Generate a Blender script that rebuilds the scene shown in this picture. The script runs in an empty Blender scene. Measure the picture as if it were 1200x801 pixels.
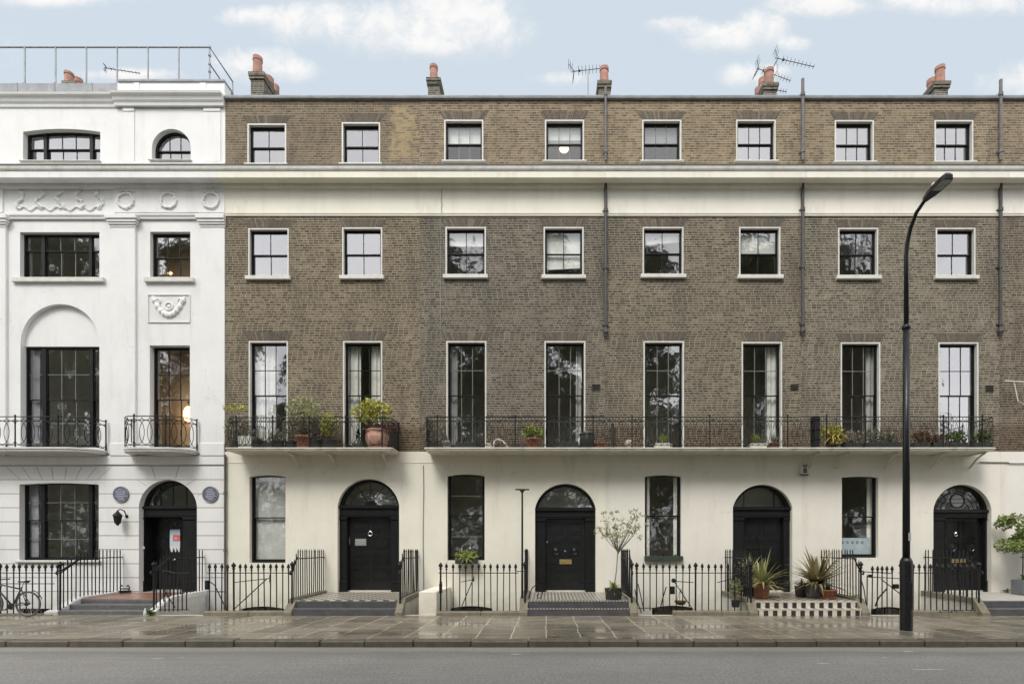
import bpy, math, random
from mathutils import Vector, Matrix
R = math.radians
rnd = random.Random(7)
sc = bpy.context.scene
COL = sc.collection

# ------------------------------------------------------------------ camera
F, CX, CY, D0, H = 640.0, 640.0, 645.0, 17.78, 1.816     # pixels of the 1200 px photo; facade plane is Y = 0
cam = bpy.data.cameras.new('camera'); cam.sensor_width = 36; cam.lens = F/1200*36
cam.shift_x = -(CX-600)/1200; cam.shift_y = (CY-400.5)/1200
cam.clip_start = .1; cam.clip_end = 3000
co = bpy.data.objects.new('camera', cam); COL.objects.link(co)
co.location = (0, -D0, H); co.rotation_euler = (R(90), 0, 0); sc.camera = co
def fx(px, Y=0.): return (px-CX)*(Y+D0)/F
def fz(py, Y=0.): return H+(CY-py)*(Y+D0)/F

# ------------------------------------------------------------------ render / view
sc.render.engine = 'CYCLES'
sc.cycles.use_denoising = True
sc.cycles.max_bounces = 8; sc.cycles.transparent_max_bounces = 16
sc.cycles.caustics_reflective = False; sc.cycles.caustics_refractive = False
sc.cycles.sample_clamp_indirect = 6
vs = sc.view_settings
vs.view_transform = 'Standard'; vs.look = 'None'; vs.gamma = 1; vs.use_curve_mapping = False
vs.exposure = 0.43

# ------------------------------------------------------------------ node helpers
def N(nt, typ, **kw):
    n = nt.nodes.new(typ)
    for k, v in kw.items():
        if hasattr(n, k) and not k[0].isupper(): setattr(n, k, v)
    return n
def sock(nt, s, v):
    if isinstance(v, bpy.types.NodeSocket): nt.links.new(v, s)
    elif v is not None: s.default_value = v
def math_(nt, op, a, b=None, c=None, clamp=False):
    n = nt.nodes.new('ShaderNodeMath'); n.operation = op; n.use_clamp = clamp
    for i, v in enumerate((a, b, c)):
        if v is not None: sock(nt, n.inputs[i], v)
    return n.outputs[0]
def mixc(nt, f, a, b, mode='MIX'):
    n = nt.nodes.new('ShaderNodeMix'); n.data_type = 'RGBA'; n.blend_type = mode
    sock(nt, n.inputs[0], f)
    sock(nt, n.inputs[6], a if not isinstance(a, tuple) else (*a[:3], 1))
    sock(nt, n.inputs[7], b if not isinstance(b, tuple) else (*b[:3], 1))
    return n.outputs[2]
def maprange(nt, v, a, b, c=0., d=1., smooth=False):
    n = nt.nodes.new('ShaderNodeMapRange'); n.clamp = True
    if smooth: n.interpolation_type = 'SMOOTHSTEP'
    sock(nt, n.inputs[0], v)
    for i, x in zip((1, 2, 3, 4), (a, b, c, d)): sock(nt, n.inputs[i], x)
    return n.outputs[0]
def noise(nt, vec, scale, detail=4, rough=.55, dist=0.):
    n = nt.nodes.new('ShaderNodeTexNoise'); n.inputs['Scale'].default_value = scale
    n.inputs['Detail'].default_value = detail; n.inputs['Roughness'].default_value = rough
    n.inputs['Distortion'].default_value = dist
    if vec is not None: nt.links.new(vec, n.inputs['Vector'])
    return n.outputs['Fac']
def combine(nt, x, y, z=0.):
    n = nt.nodes.new('ShaderNodeCombineXYZ')
    for i, v in enumerate((x, y, z)): sock(nt, n.inputs[i], v)
    return n.outputs[0]
def separate(nt, v):
    n = nt.nodes.new('ShaderNodeSeparateXYZ'); nt.links.new(v, n.inputs[0]); return n.outputs

# ------------------------------------------------------------------ sky
SUN_EL, SUN_AZ = 52., 203.          # azimuth clockwise from +Y (north); the sun stands behind the camera, to its left
w = bpy.data.worlds.new('World'); sc.world = w; w.use_nodes = True
nt = w.node_tree; nt.nodes.clear()
out = nt.nodes.new('ShaderNodeOutputWorld'); bg = nt.nodes.new('ShaderNodeBackground')
nt.links.new(bg.outputs[0], out.inputs[0]); bg.inputs[1].default_value = .1
sky = nt.nodes.new('ShaderNodeTexSky'); sky.sky_type = 'NISHITA'; sky.sun_disc = False
sky.sun_elevation = R(SUN_EL); sky.sun_rotation = R(SUN_AZ); sky.air_density = 1.0; sky.dust_density = 2.0; sky.ozone_density = 1.2
tc = nt.nodes.new('ShaderNodeTexCoord')
dx, dy, dz = separate(nt, tc.outputs['Generated'])
yy = math_(nt, 'MAXIMUM', dy, .08)
u = math_(nt, 'DIVIDE', dx, yy); v = math_(nt, 'DIVIDE', dz, yy)
# fair-weather clouds over the northern sky (centre u, v and half sizes in the tangent plane of the north direction)
blobs = [(300, 20, 55, 13), (380, 28, 80, 24), (450, 38, 75, 32), (540, 26, 90, 40), (590, 34, 44, 30), (500, 52, 60, 16),
         (850, 42, 60, 20), (800, 30, 42, 12), (890, 34, 32, 24), (930, 52, 24, 10),
         (300, 72, 45, 18), (275, 78, 40, 24), (340, 82, 35, 16), (870, 88, 34, 15), (905, 84, 20, 9),
         (960, 6, 60, 16), (1100, 4, 70, 15), (1180, 0, 60, 18), (655, 92, 42, 9), 
         (150, 88, 70, 8), (1230, 100, 80, 25), (60, 0, 90, 10), (700, -40, 160, 30), (-100, 60, 120, 30), (1350, 40, 90, 30)]
wob = combine(nt, u, v)
n1 = noise(nt, wob, 6, 8, .62, .6); n2 = noise(nt, wob, 22, 7, .68, .8)
wobble = math_(nt, 'ADD', math_(nt, 'MULTIPLY', math_(nt, 'SUBTRACT', n1, .5), 3.6), math_(nt, 'MULTIPLY', math_(nt, 'SUBTRACT', n2, .5), 2.4))
dens = None; top = None
for (bx, by, ba, bb) in blobs:
    uu = math_(nt, 'MULTIPLY', math_(nt, 'SUBTRACT', u, (bx-CX)/F), F/ba)
    vv = math_(nt, 'MULTIPLY', math_(nt, 'SUBTRACT', v, (CY-by)/F), F/bb)
    q = math_(nt, 'SUBTRACT', 1., math_(nt, 'ADD', math_(nt, 'MULTIPLY', uu, uu), math_(nt, 'MULTIPLY', vv, vv)))
    t_ = math_(nt, 'ADD', q, math_(nt, 'MULTIPLY', vv, .8))
    dens = q if dens is None else math_(nt, 'MAXIMUM', dens, q)
    top = t_ if top is None else math_(nt, 'MAXIMUM', top, t_)
cd = maprange(nt, math_(nt, 'ADD', dens, wobble), -.5, 1.35, 0, .93, True)
shade = maprange(nt, math_(nt, 'ADD', top, math_(nt, 'MULTIPLY', wobble, .6)), -.3, 1.2)
cloudcol = mixc(nt, shade, (5.9, 6.1, 6.35), (7.4, 7.3, 7.15))
pale = mixc(nt, .84, sky.outputs[0], (5.45, 6.15, 6.7))
ahead = mixc(nt, cd, pale, cloudcol)
# the southern half of the sky is one bright broken overcast
n3 = noise(nt, tc.outputs['Generated'], 3.2, 5, .6)
over = mixc(nt, maprange(nt, n3, .3, .7), (12.2, 12.3, 12.7), (16.8, 16.8, 16.8))
over = mixc(nt, 1., over, maprange(nt, dz, .35, .95, 1.12, .72), 'MULTIPLY')
sky_col = mixc(nt, maprange(nt, dy, .25, -.15, 0, 1, True), ahead, over)
nt.links.new(sky_col, bg.inputs[0])

sun = bpy.data.lights.new('sun', 'SUN'); sun.energy = 1.9; sun.angle = R(22); sun.color = (1, .96, .9)
so = bpy.data.objects.new('sun', sun); COL.objects.link(so)
sd = Vector((math.sin(R(SUN_AZ))*math.cos(R(SUN_EL)), math.cos(R(SUN_AZ))*math.cos(R(SUN_EL)), math.sin(R(SUN_EL))))
so.rotation_euler = (-sd).to_track_quat('-Z', 'Y').to_euler(); so.location = sd*60

# ------------------------------------------------------------------ materials
MATS = {}
def newmat(name):
    m = bpy.data.materials.new(name); m.use_nodes = True
    nt = m.node_tree; b = nt.nodes['Principled BSDF']; return m, nt, b
def bump(nt, b, h, strength, dist=.01):
    n = nt.nodes.new('ShaderNodeBump'); n.inputs['Strength'].default_value = strength; n.inputs['Distance'].default_value = dist
    nt.links.new(h, n.inputs['Height']); nt.links.new(n.outputs[0], b.inputs['Normal'])
def M(name, col, rough=.6, var=.12, scale=4., bmp=0., bscale=40., metal=0., spec=.5, dirt=None, emit=0., splash=False):
    if name in MATS: return MATS[name]
    m, nt, b = newmat(name)
    t = nt.nodes.new('ShaderNodeTexCoord').outputs['Object']
    n = noise(nt, t, scale, 5, .6)
    lo = tuple(c*(1-var) for c in col); hi = tuple(min(1, c*(1+var)) for c in col)
    c = mixc(nt, maprange(nt, n, .3, .7), lo, hi)
    if dirt:
        dcol, amt, dsc = dirt
        x, y, z = separate(nt, t)
        streak = noise(nt, combine(nt, math_(nt, 'MULTIPLY', x, dsc), math_(nt, 'MULTIPLY', y, dsc), math_(nt, 'MULTIPLY', z, dsc*.22)), 1., 6, .65)
        c = mixc(nt, maprange(nt, streak, .52, .8, 0, amt), c, dcol)
    if splash:                                    # rain-splash grime at the foot of the wall and hairline cracks
        z = separate(nt, t)[2]; e = math_(nt, 'ADD', z, math_(nt, 'MULTIPLY', math_(nt, 'SUBTRACT', noise(nt, t, 3.5, 6, .7), .5), 1.3))
        c = mixc(nt, maprange(nt, e, .55, -.15, 0, .5), c, (.36, .33, .26))
        vo = nt.nodes.new('ShaderNodeTexVoronoi'); vo.feature = 'DISTANCE_TO_EDGE'; vo.inputs['Scale'].default_value = .55
        nd = nt.nodes.new('ShaderNodeVectorMath'); nd.operation = 'ADD'; nt.links.new(t, nd.inputs[0])
        nn = nt.nodes.new('ShaderNodeTexNoise'); nn.inputs['Scale'].default_value = 2.2; nn.inputs['Detail'].default_value = 5; nt.links.new(t, nn.inputs['Vector']); nt.links.new(nn.outputs['Color'], nd.inputs[1])
        nt.links.new(nd.outputs[0], vo.inputs['Vector'])
        c = mixc(nt, math_(nt, 'MULTIPLY', maprange(nt, vo.outputs['Distance'], .006, .0, 0, .3), maprange(nt, noise(nt, t, .8, 2), .52, .6)), c, (.3, .28, .24))
    nt.links.new(c, b.inputs['Base Color'])
    nr = noise(nt, t, scale*3, 3, .5)
    nt.links.new(maprange(nt, nr, .3, .7, max(.02, rough-.1), min(1, rough+.1)), b.inputs['Roughness'])
    b.inputs['Metallic'].default_value = metal; b.inputs['Specular IOR Level'].default_value = spec
    if bmp: bump(nt, b, noise(nt, t, bscale, 4, .6), bmp)
    if emit:
        b.inputs['Emission Color'].default_value = (*col, 1); b.inputs['Emission Strength'].default_value = emit
    MATS[name] = m; return m

def brick_mat(name, c1, c2, mortar, off=(0, 0), tint=(1, 1, 1), band=None, blotch=.5, patch=None):
    m, nt, b = newmat(name)
    t = nt.nodes.new('ShaderNodeTexCoord').outputs['Object']
    x, y, z = separate(nt, t)
    zo = math_(nt, 'ADD', z, off[1]); wn = nt.nodes.new('ShaderNodeTexWhiteNoise'); wn.noise_dimensions = '1D'
    nt.links.new(math_(nt, 'FLOOR', math_(nt, 'DIVIDE', zo, .077)), wn.inputs['W'])      # every course starts at its own place
    vec = combine(nt, math_(nt, 'ADD', math_(nt, 'MULTIPLY', math_(nt, 'ADD', math_(nt, 'ADD', x, y), off[0]), 1.8), math_(nt, 'MULTIPLY', wn.outputs['Value'], .34)), zo)
    def bt(width, o, frq):
        n = nt.nodes.new('ShaderNodeTexBrick'); nt.links.new(vec, n.inputs['Vector'])
        n.inputs['Scale'].default_value = 1; n.inputs['Brick Width'].default_value = width; n.inputs['Row Height'].default_value = .077
        n.inputs['Mortar Size'].default_value = .0105; n.inputs['Mortar Smooth'].default_value = .15; n.inputs['Bias'].default_value = -.05
        n.offset = o; n.offset_frequency = frq; n.squash = 1.
        n.inputs['Color1'].default_value = (0, 0, 0, 1); n.inputs['Color2'].default_value = (1, 1, 1, 1); n.inputs['Mortar'].default_value = (0.5, .5, .5, 1)
        return n
    bk = bt(.17*1.8, .5, 2)
    # a second, noise-driven tone per brick keeps the courses from reading as two colours
    nb = noise(nt, combine(nt, math_(nt, 'MULTIPLY', x, 5.2), math_(nt, 'MULTIPLY', z, 13.)), 1., 2, .5)
    f = math_(nt, 'ADD', math_(nt, 'MULTIPLY', bk.outputs['Color'], .95), math_(nt, 'MULTIPLY', maprange(nt, nb, .3, .7), .25))
    c = mixc(nt, maprange(nt, f, .1, 1.05), c1, c2)
    big = noise(nt, t, .55, 5, .6); mid = noise(nt, t, 2.3, 5, .65)
    c = mixc(nt, maprange(nt, big, .35, .62, 0, blotch), c, tuple(a*.8 for a in c1))
    c = mixc(nt, maprange(nt, mid, .5, .75, 0, .4), c, tuple(min(1, a*1.25) for a in c2))
    mo = mixc(nt, maprange(nt, mid, .35, .7), mortar, tuple(a*.62 for a in mortar))
    if patch:                                     # a rebuilt stretch in yellower bricks, toothed into its neighbours
        (pa, pb, pza, pzb, pc) = patch
        row = math_(nt, 'MULTIPLY', math_(nt, 'SUBTRACT', noise(nt, combine(nt, math_(nt, 'FLOOR', math_(nt, 'MULTIPLY', x, 4.)), math_(nt, 'FLOOR', math_(nt, 'DIVIDE', z, .077)), 3.), 1.7, 1), .5), .8)
        xr = math_(nt, 'ADD', x, row); k1 = math_(nt, 'MULTIPLY', maprange(nt, xr, pa, pa+.05), maprange(nt, xr, pb, pb-.05))
        k2 = math_(nt, 'MULTIPLY', maprange(nt, z, pza, pza+.3), maprange(nt, z, pzb, pzb-.12))
        c = mixc(nt, math_(nt, 'MULTIPLY', math_(nt, 'MULTIPLY', k1, k2), maprange(nt, f, .1, .8, .35, 1.)), c, pc)
    c = mixc(nt, bk.outputs['Fac'], c, mo)
    x2 = noise(nt, combine(nt, math_(nt, 'MULTIPLY', x, 1.6), math_(nt, 'MULTIPLY', z, .25)), 1., 6, .7)
    c = mixc(nt, maprange(nt, x2, .5, .72, 0, .5), c, (.055, .052, .048))
    pal = noise(nt, combine(nt, math_(nt, 'MULTIPLY', x, .9), math_(nt, 'MULTIPLY', z, 1.3), 7.), 1., 6, .7)
    c = mixc(nt, maprange(nt, pal, .56, .74, 0, .38), c, tuple(a*.9 for a in mortar))      # lime bloom and repointed stretches
    if band:                                      # sooty, older brickwork up to a height with a ragged edge
        zb, bc, amt = band
        e = math_(nt, 'ADD', z, math_(nt, 'MULTIPLY', math_(nt, 'SUBTRACT', mid, .5), .9))
        c = mixc(nt, maprange(nt, e, zb, zb-.18, 0, amt), c, bc, 'MULTIPLY')
    c = mixc(nt, 1., c, tint, 'MULTIPLY')
    nt.links.new(c, b.inputs['Base Color']); b.inputs['Roughness'].default_value = .9; b.inputs['Specular IOR Level'].default_value = .2
    bump(nt, b, math_(nt, 'SUBTRACT', math_(nt, 'MULTIPLY', nb, .4), bk.outputs['Fac']), .5, .008)
    return m

def glass_mat(name, refl, tint=(.93, .95, .95), wav=.012):
    m = bpy.data.materials.new(name); m.use_nodes = True; nt = m.node_tree; nt.nodes.clear()
    o = nt.nodes.new('ShaderNodeOutputMaterial'); mx = nt.nodes.new('ShaderNodeMixShader')
    tr = nt.nodes.new('ShaderNodeBsdfTransparent'); tr.inputs[0].default_value = (*tint, 1)
    gl = nt.nodes.new('ShaderNodeBsdfGlossy'); gl.inputs['Roughness'].default_value = .035; gl.inputs[0].default_value = (.97, .97, 1, 1)
    t = nt.nodes.new('ShaderNodeTexCoord').outputs['Object']
    bp = nt.nodes.new('ShaderNodeBump'); bp.inputs['Strength'].default_value = .35; bp.inputs['Distance'].default_value = wav
    nt.links.new(noise(nt, t, 2.6, 2, .45), bp.inputs['Height']); nt.links.new(bp.outputs[0], gl.inputs['Normal'])
    g = nt.nodes.new('ShaderNodeNewGeometry'); dt = nt.nodes.new('ShaderNodeVectorMath'); dt.operation = 'DOT_PRODUCT'
    nt.links.new(g.outputs['Incoming'], dt.inputs[0]); nt.links.new(g.outputs['Normal'], dt.inputs[1])
    sch = math_(nt, 'POWER', math_(nt, 'SUBTRACT', 1., math_(nt, 'ABSOLUTE', dt.outputs['Value']), clamp=True), 5.)
    f = math_(nt, 'ADD', math_(nt, 'MULTIPLY', sch, .9-refl), refl+.05, clamp=True)
    nt.links.new(f, mx.inputs[0]); nt.links.new(tr.outputs[0], mx.inputs[1]); nt.links.new(gl.outputs[0], mx.inputs[2])
    nt.links.new(mx.outputs[0], o.inputs[0]); return m

def leaf_mat(name, cols, rough=.55):
    m, nt, b = newmat(name)
    g = nt.nodes.new('ShaderNodeNewGeometry'); r = nt.nodes.new('ShaderNodeValToRGB')
    el = r.color_ramp.elements
    while len(el) < len(cols): el.new(.5)
    for i, c in enumerate(cols): el[i].position = i/(len(cols)-1); el[i].color = (*c, 1)
    nt.links.new(g.outputs['Random Per Island'], r.inputs[0]); nt.links.new(r.outputs[0], b.inputs['Base Color'])
    b.inputs['Roughness'].default_value = rough; b.inputs['Specular IOR Level'].default_value = .3
    tl = nt.nodes.new('ShaderNodeBsdfTranslucent'); nt.links.new(r.outputs[0], tl.inputs[0])
    mx = nt.nodes.new('ShaderNodeMixShader'); mx.inputs[0].default_value = .3
    o = nt.nodes['Material Output']
    nt.links.new(b.outputs[0], mx.inputs[1]); nt.links.new(tl.outputs[0], mx.inputs[2]); nt.links.new(mx.outputs[0], o.inputs[0])
    return m

def checker_mat(name, a, b_, size, rough=.35, axes='xy', mot=.2, size2=None):
    m, nt, b = newmat(name)
    t = nt.nodes.new('ShaderNodeTexCoord').outputs['Object']; x, y, z = separate(nt, t)
    ch = nt.nodes.new('ShaderNodeTexChecker'); ch.inputs['Scale'].default_value = 1/size
    s = {'x': x, 'y': y, 'z': z}
    nt.links.new(combine(nt, math_(nt, 'ADD', s[axes[0]], .0013), math_(nt, 'MULTIPLY', math_(nt, 'ADD', s[axes[1]], .0017), size/(size2 or size)), .5*size), ch.inputs['Vector'])
    n = maprange(nt, noise(nt, t, 14, 4, .6), .3, .7, 1-mot, 1+mot)
    c = mixc(nt, ch.outputs['Fac'], b_, a); c = mixc(nt, 1., c, n, 'MULTIPLY')
    nt.links.new(c, b.inputs['Base Color']); b.inputs['Roughness'].default_value = rough
    return m

WHITE = M('white stucco', (.76, .76, .75), .75, .035, 1.1, .12, 60, dirt=((.5, .49, .45), .5, 1.8), splash=True)
WHITE2 = M('white window paint', (.62, .61, .57), .55, .08, 4, dirt=((.3, .29, .25), .35, 4.))
GRILL = M('weathered stone', (.19, .17, .125), .85, .25, 5, .4, 40, dirt=((.12, .13, .08), .6, 2.))
CREAMS = [M('cream stucco '+str(i), c, .75, .045, .9, .12, 50, dirt=((.5, .46, .37), .55, 1.7), splash=True) for i, c in enumerate(
    [(.78, .75, .645), (.78, .75, .645), (.77, .745, .665), (.775, .745, .665), (.78, .75, .69)])]
BLACK = M('black iron paint', (.012, .0125, .013), .5, .25, 9, spec=.25)
BLACKW = M('black sash paint', (.012, .0125, .013), .4, .2, 6, spec=.25)
SHEENBAR = M('glazing bar sheen grey', (.16, .165, .15), .45, .15, 6)  # black bars; the light they reflect is put into this grey
DOORB = M('black gloss door', (.011, .0115, .012), .24, .2, .4, spec=.5)
LEAD = M('lead sheet', (.26, .27, .29), .55, .2, 3, .2, 12, dirt=((.12, .12, .12), .6, 3.))
LEADD = M('dark lead lip', (.12, .125, .13), .6, .25, 4, .1, 20)
STONE = M('slate step', (.115, .115, .115), .5, .22, 6, .25, 50)
PALESTONE = M('pale stone', (.5, .48, .42), .75, .15, 6, .2, 40, dirt=((.2, .19, .15), .5, 3))
TERRA = M('terracotta', (.33, .15, .09), .8, .22, 9, .15, 60)
TERRA_P = M('pinkish terracotta', (.42, .24, .18), .85, .2, 7, .2, 50)
CHIMP = M('chimney pot clay', (.36, .19, .145), .85, .3, 5, .2, 40, dirt=((.08, .07, .06), .6, 3.))
GALV = M('galvanised steel', (.25, .26, .27), .45, .15, 6, metal=.7)
BRASS = M('brass', (.62, .48, .18), .35, .2, 12, metal=.9)
CHROME = M('chrome', (.6, .6, .6), .22, .1, 8, metal=1.)
INTER = M('interior plaster', (.7, .68, .6), .9, .12, 1.)
INTERW = M('warm interior plaster', (.78, .52, .3), .9, .12, 1.)
CURT = M('white curtain', (.85, .83, .76), .9, .08, 8)
CURTG = M('grey curtain', (.55, .54, .5), .9, .1, 6)
BLIND = M('pale blind', (.85, .85, .78), .85, .05, 4)
FROST = M('frosted film', (.52, .6, .64), .4, .04, 3)
FROSTD = M('clear square in film', (.2, .24, .27), .4, .05, 3)
SOIL = M('soil', (.03, .022, .016), 1., .3, 20)
BARK = M('bark', (.16, .125, .09), .9, .3, 9, .4, 30)
GREYPOT = M('grey planter', (.17, .18, .19), .6, .15, 6)
DARKPOT = M('dark planter', (.035, .036, .036), .6, .2, 6)
WHITEPOT = M('white planter', (.66, .65, .6), .7, .1, 8)
GLASS = glass_mat('window glass', .15)
GLASS_B = glass_mat('bright window glass', .25)
GLASS_D = glass_mat('dim window glass', .06)
LF_DARK = leaf_mat('dark leaves', [(.012, .022, .007), (.03, .05, .014), (.05, .075, .02)])
LF_TREE = leaf_mat('plane tree leaves', [(.06, .08, .04), (.11, .135, .065), (.17, .19, .1)])
LF_MID = leaf_mat('green leaves', [(.05, .085, .02), (.1, .15, .035), (.18, .22, .06)])
LF_PALE = leaf_mat('pale dry leaves', [(.27, .3, .14), (.45, .45, .25), (.2, .22, .11)])
LF_YEL = leaf_mat('yellow leaves', [(.26, .3, .06), (.46, .45, .1), (.62, .56, .16)])
LF_ORG = leaf_mat('golden leaves', [(.3, .3, .08), (.55, .47, .13), (.5, .36, .12)])
LF_RED = leaf_mat('reddish leaves', [(.12, .05, .035), (.2, .07, .05), (.1, .1, .03)])
LF_GREY = leaf_mat('grey dry leaves', [(.22, .21, .16), (.36, .35, .28), (.18, .19, .12)])
LF_STRAP = leaf_mat('strap leaves', [(.1, .12, .04), (.3, .3, .13), (.5, .46, .24)], .4)
LF_BRONZE = leaf_mat('bronze strap leaves', [(.08, .07, .035), (.24, .2, .09), (.42, .37, .2)], .4)
LF_LIME = leaf_mat('lime leaves', [(.16, .23, .04), (.32, .4, .1), (.5, .55, .22)])
FLOWER = leaf_mat('pale flowers', [(.6, .5, .5), (.7, .62, .45), (.5, .3, .33)])

# ------------------------------------------------------------------ mesh building
class MB:
    def __init__(s): s.v = []; s.f = []; s.m = []
    def add(s, vs, fs, mi=0):
        o = len(s.v); s.v += [tuple(p) for p in vs]
        for f in fs: s.f.append(tuple(i+o for i in f)); s.m.append(mi)
    def quad(s, a, b, c, d, mi=0): s.add([a, b, c, d], [(0, 1, 2, 3)], mi)
    def box(s, x0, x1, y0, y1, z0, z1, mi=0, bev=0.):
        if x1 < x0: x0, x1 = x1, x0
        if y1 < y0: y0, y1 = y1, y0
        if z1 < z0: z0, z1 = z1, z0
        if bev > 0:
            b = min(bev, (x1-x0)*.45, (y1-y0)*.45, (z1-z0)*.45); n = len(s.v)
            P = {}
            vs = []
            for ix in (0, 1):
                for iy in (0, 1):
                    for iz in (0, 1):
                        X, Y, Z = (x0, x1)[ix], (y0, y1)[iy], (z0, z1)[iz]
                        sx, sy, sz = (1, -1)[ix]*b, (1, -1)[iy]*b, (1, -1)[iz]*b
                        P[ix, iy, iz] = (len(vs), len(vs)+1, len(vs)+2)
                        vs += [(X, Y+sy, Z+sz), (X+sx, Y, Z+sz), (X+sx, Y+sy, Z)]
            fs = []
            for i in (0, 1):
                fs.append([P[i, a, c][0] for a, c in ((0, 0), (0, 1), (1, 1), (1, 0))])
                fs.append([P[a, i, c][1] for a, c in ((0, 0), (0, 1), (1, 1), (1, 0))])
                fs.append([P[a, c, i][2] for a, c in ((0, 0), (0, 1), (1, 1), (1, 0))])
            for a in (0, 1):
                for c in (0, 1):
                    fs.append([P[0, a, c][1], P[1, a, c][1], P[1, a, c][2], P[0, a, c][2]])
                    fs.append([P[a, 0, c][0], P[a, 1, c][0], P[a, 1, c][2], P[a, 0, c][2]])
                    fs.append([P[a, c, 0][0], P[a, c, 1][0], P[a, c, 1][1], P[a, c, 0][1]])
            fs += [list(P[k]) for k in P]
            s.add(vs, fs, mi); return
        s.add([(x0, y0, z0), (x1, y0, z0), (x1, y1, z0), (x0, y1, z0), (x0, y0, z1), (x1, y0, z1), (x1, y1, z1), (x0, y1, z1)],
              [(0, 3, 2, 1), (4, 5, 6, 7), (0, 1, 5, 4), (1, 2, 6, 5), (2, 3, 7, 6), (3, 0, 4, 7)], mi)
    def prism(s, pts, y0, y1, mi=0):            # polygon in X,Z pushed along Y
        n = len(pts)
        s.add([(x, y0, z) for x, z in pts]+[(x, y1, z) for x, z in pts],
              [tuple(range(n)), tuple(range(2*n-1, n-1, -1))]+[(i, i+n, (i+1) % n+n, (i+1) % n) for i in range(n)], mi)
    def sweepx(s, prof, x0, x1, mi=0):          # closed profile in Y,Z pushed along X
        n = len(prof)
        s.add([(x0, y, z) for y, z in prof]+[(x1, y, z) for y, z in prof],
              [tuple(range(n)), tuple(range(2*n-1, n-1, -1))]+[(i, (i+1) % n, (i+1) % n+n, i+n) for i in range(n)], mi)
    def strip(s, A, B, y0, y1, mi=0):           # two X,Z polylines of equal length joined by a band, pushed along Y
        n = len(A)
        vs = [(x, y0, z) for x, z in A]+[(x, y0, z) for x, z in B]+[(x, y1, z) for x, z in A]+[(x, y1, z) for x, z in B]
        fs = []
        for i in range(n-1):
            fs += [(i, i+1, n+i+1, n+i), (2*n+i, 3*n+i, 3*n+i+1, 2*n+i+1), (i, 2*n+i, 2*n+i+1, i+1), (n+i, n+i+1, 3*n+i+1, 3*n+i)]
        fs += [(0, n, 3*n, 2*n), (n-1, 3*n-1, 4*n-1, 2*n-1)]
        s.add(vs, fs, mi)
    def tube(s, pts, r, seg=6, mi=0, cap=True):
        pts = [Vector(p) for p in pts]; n = len(pts)
        rr = r if isinstance(r, (list, tuple)) else [r]*n
        o = []; prev = None
        for i, p in enumerate(pts):
            t = (pts[min(i+1, n-1)]-pts[max(i-1, 0)])
            t = t.normalized() if t.length > 1e-9 else Vector((0, 0, 1))
            if prev is None:
                a = Vector((0, 0, 1)) if abs(t.z) < .9 else Vector((1, 0, 0))
                e = t.cross(a).normalized()
            else: e = (prev-t*prev.dot(t)); e = e.normalized() if e.length > 1e-6 else t.orthogonal().normalized()
            prev = e; g = t.cross(e)
            for k in range(seg):
                a = 2*math.pi*k/seg; o.append(p+(e*math.cos(a)+g*math.sin(a))*rr[i])
        fs = [(i*seg+k, i*seg+(k+1) % seg, (i+1)*seg+(k+1) % seg, (i+1)*seg+k) for i in range(n-1) for k in range(seg)]
        if cap: fs += [tuple(range(seg-1, -1, -1)), tuple((n-1)*seg+k for k in range(seg))]
        s.add(o, fs, mi)
    def lathe(s, prof, c=(0, 0, 0), seg=16, mi=0, axis='z'):
        n = len(prof); vs = []
        for r, z in prof:
            for k in range(seg):
                a = 2*math.pi*k/seg; x, y = r*math.cos(a), r*math.sin(a)
                p = (x, y, z) if axis == 'z' else (x, z, y) if axis == 'y' else (z, x, y)
                vs.append((c[0]+p[0], c[1]+p[1], c[2]+p[2]))
        fs = [(i*seg+k, i*seg+(k+1) % seg, (i+1)*seg+(k+1) % seg, (i+1)*seg+k) for i in range(n-1) for k in range(seg)]
        fs += [tuple(range(seg-1, -1, -1)), tuple((n-1)*seg+k for k in range(seg))]
        s.add(vs, fs, mi)
    def ball(s, c, r, seg=10, mi=0, sq=(1, 1, 1)):
        prof = [(max(1e-4, r*math.sin(math.pi*i/7)), -r*math.cos(math.pi*i/7)) for i in range(8)]
        o = len(s.v); s.lathe(prof, (0, 0, 0), seg, mi)
        for i in range(o, len(s.v)):
            p = s.v[i]; s.v[i] = (c[0]+p[0]*sq[0], c[1]+p[1]*sq[1], c[2]+p[2]*sq[2])
    def wall(s, x0, x1, z0, z1, y, holes, depth=.28, mi=0, rmi=0):
        hs = [h for h in holes if h[1] > x0 and h[0] < x1 and h[3] > z0 and h[2] < z1]
        xs = sorted({x0, x1, *[min(max(h[i], x0), x1) for h in hs for i in (0, 1)]})
        zs = sorted({z0, z1, *[min(max(h[i], z0), z1) for h in hs for i in (2, 3)]})
        for i in range(len(xs)-1):
            for j in range(len(zs)-1):
                cx, cz = (xs[i]+xs[i+1])/2, (zs[j]+zs[j+1])/2
                if any(h[0] < cx < h[1] and h[2] < cz < h[3] for h in hs): continue
                s.quad((xs[i], y, zs[j]), (xs[i+1], y, zs[j]), (xs[i+1], y, zs[j+1]), (xs[i], y, zs[j+1]), mi)
        for h in hs:
            a, b, c, d = h[:4]; rise = h[4] if len(h) > 4 else 0; dp = h[5] if len(h) > 5 else depth
            sp = d-rise
            A = arc(a, b, sp, rise)
            if rise:
                n = len(A)
                for k in range(n-1):
                    s.quad((A[k][0], y, A[k][1]), (A[k+1][0], y, A[k+1][1]), (A[k+1][0], y, d), (A[k][0], y, d), mi)
            loop = [(a, c)]+A+[(b, c)]
            for k in range(len(loop)):
                p, q = loop[k], loop[(k+1) % len(loop)]
                s.quad((p[0], y, p[1]), (p[0], y+dp, p[1]), (q[0], y+dp, q[1]), (q[0], y, q[1]), rmi)
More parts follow.
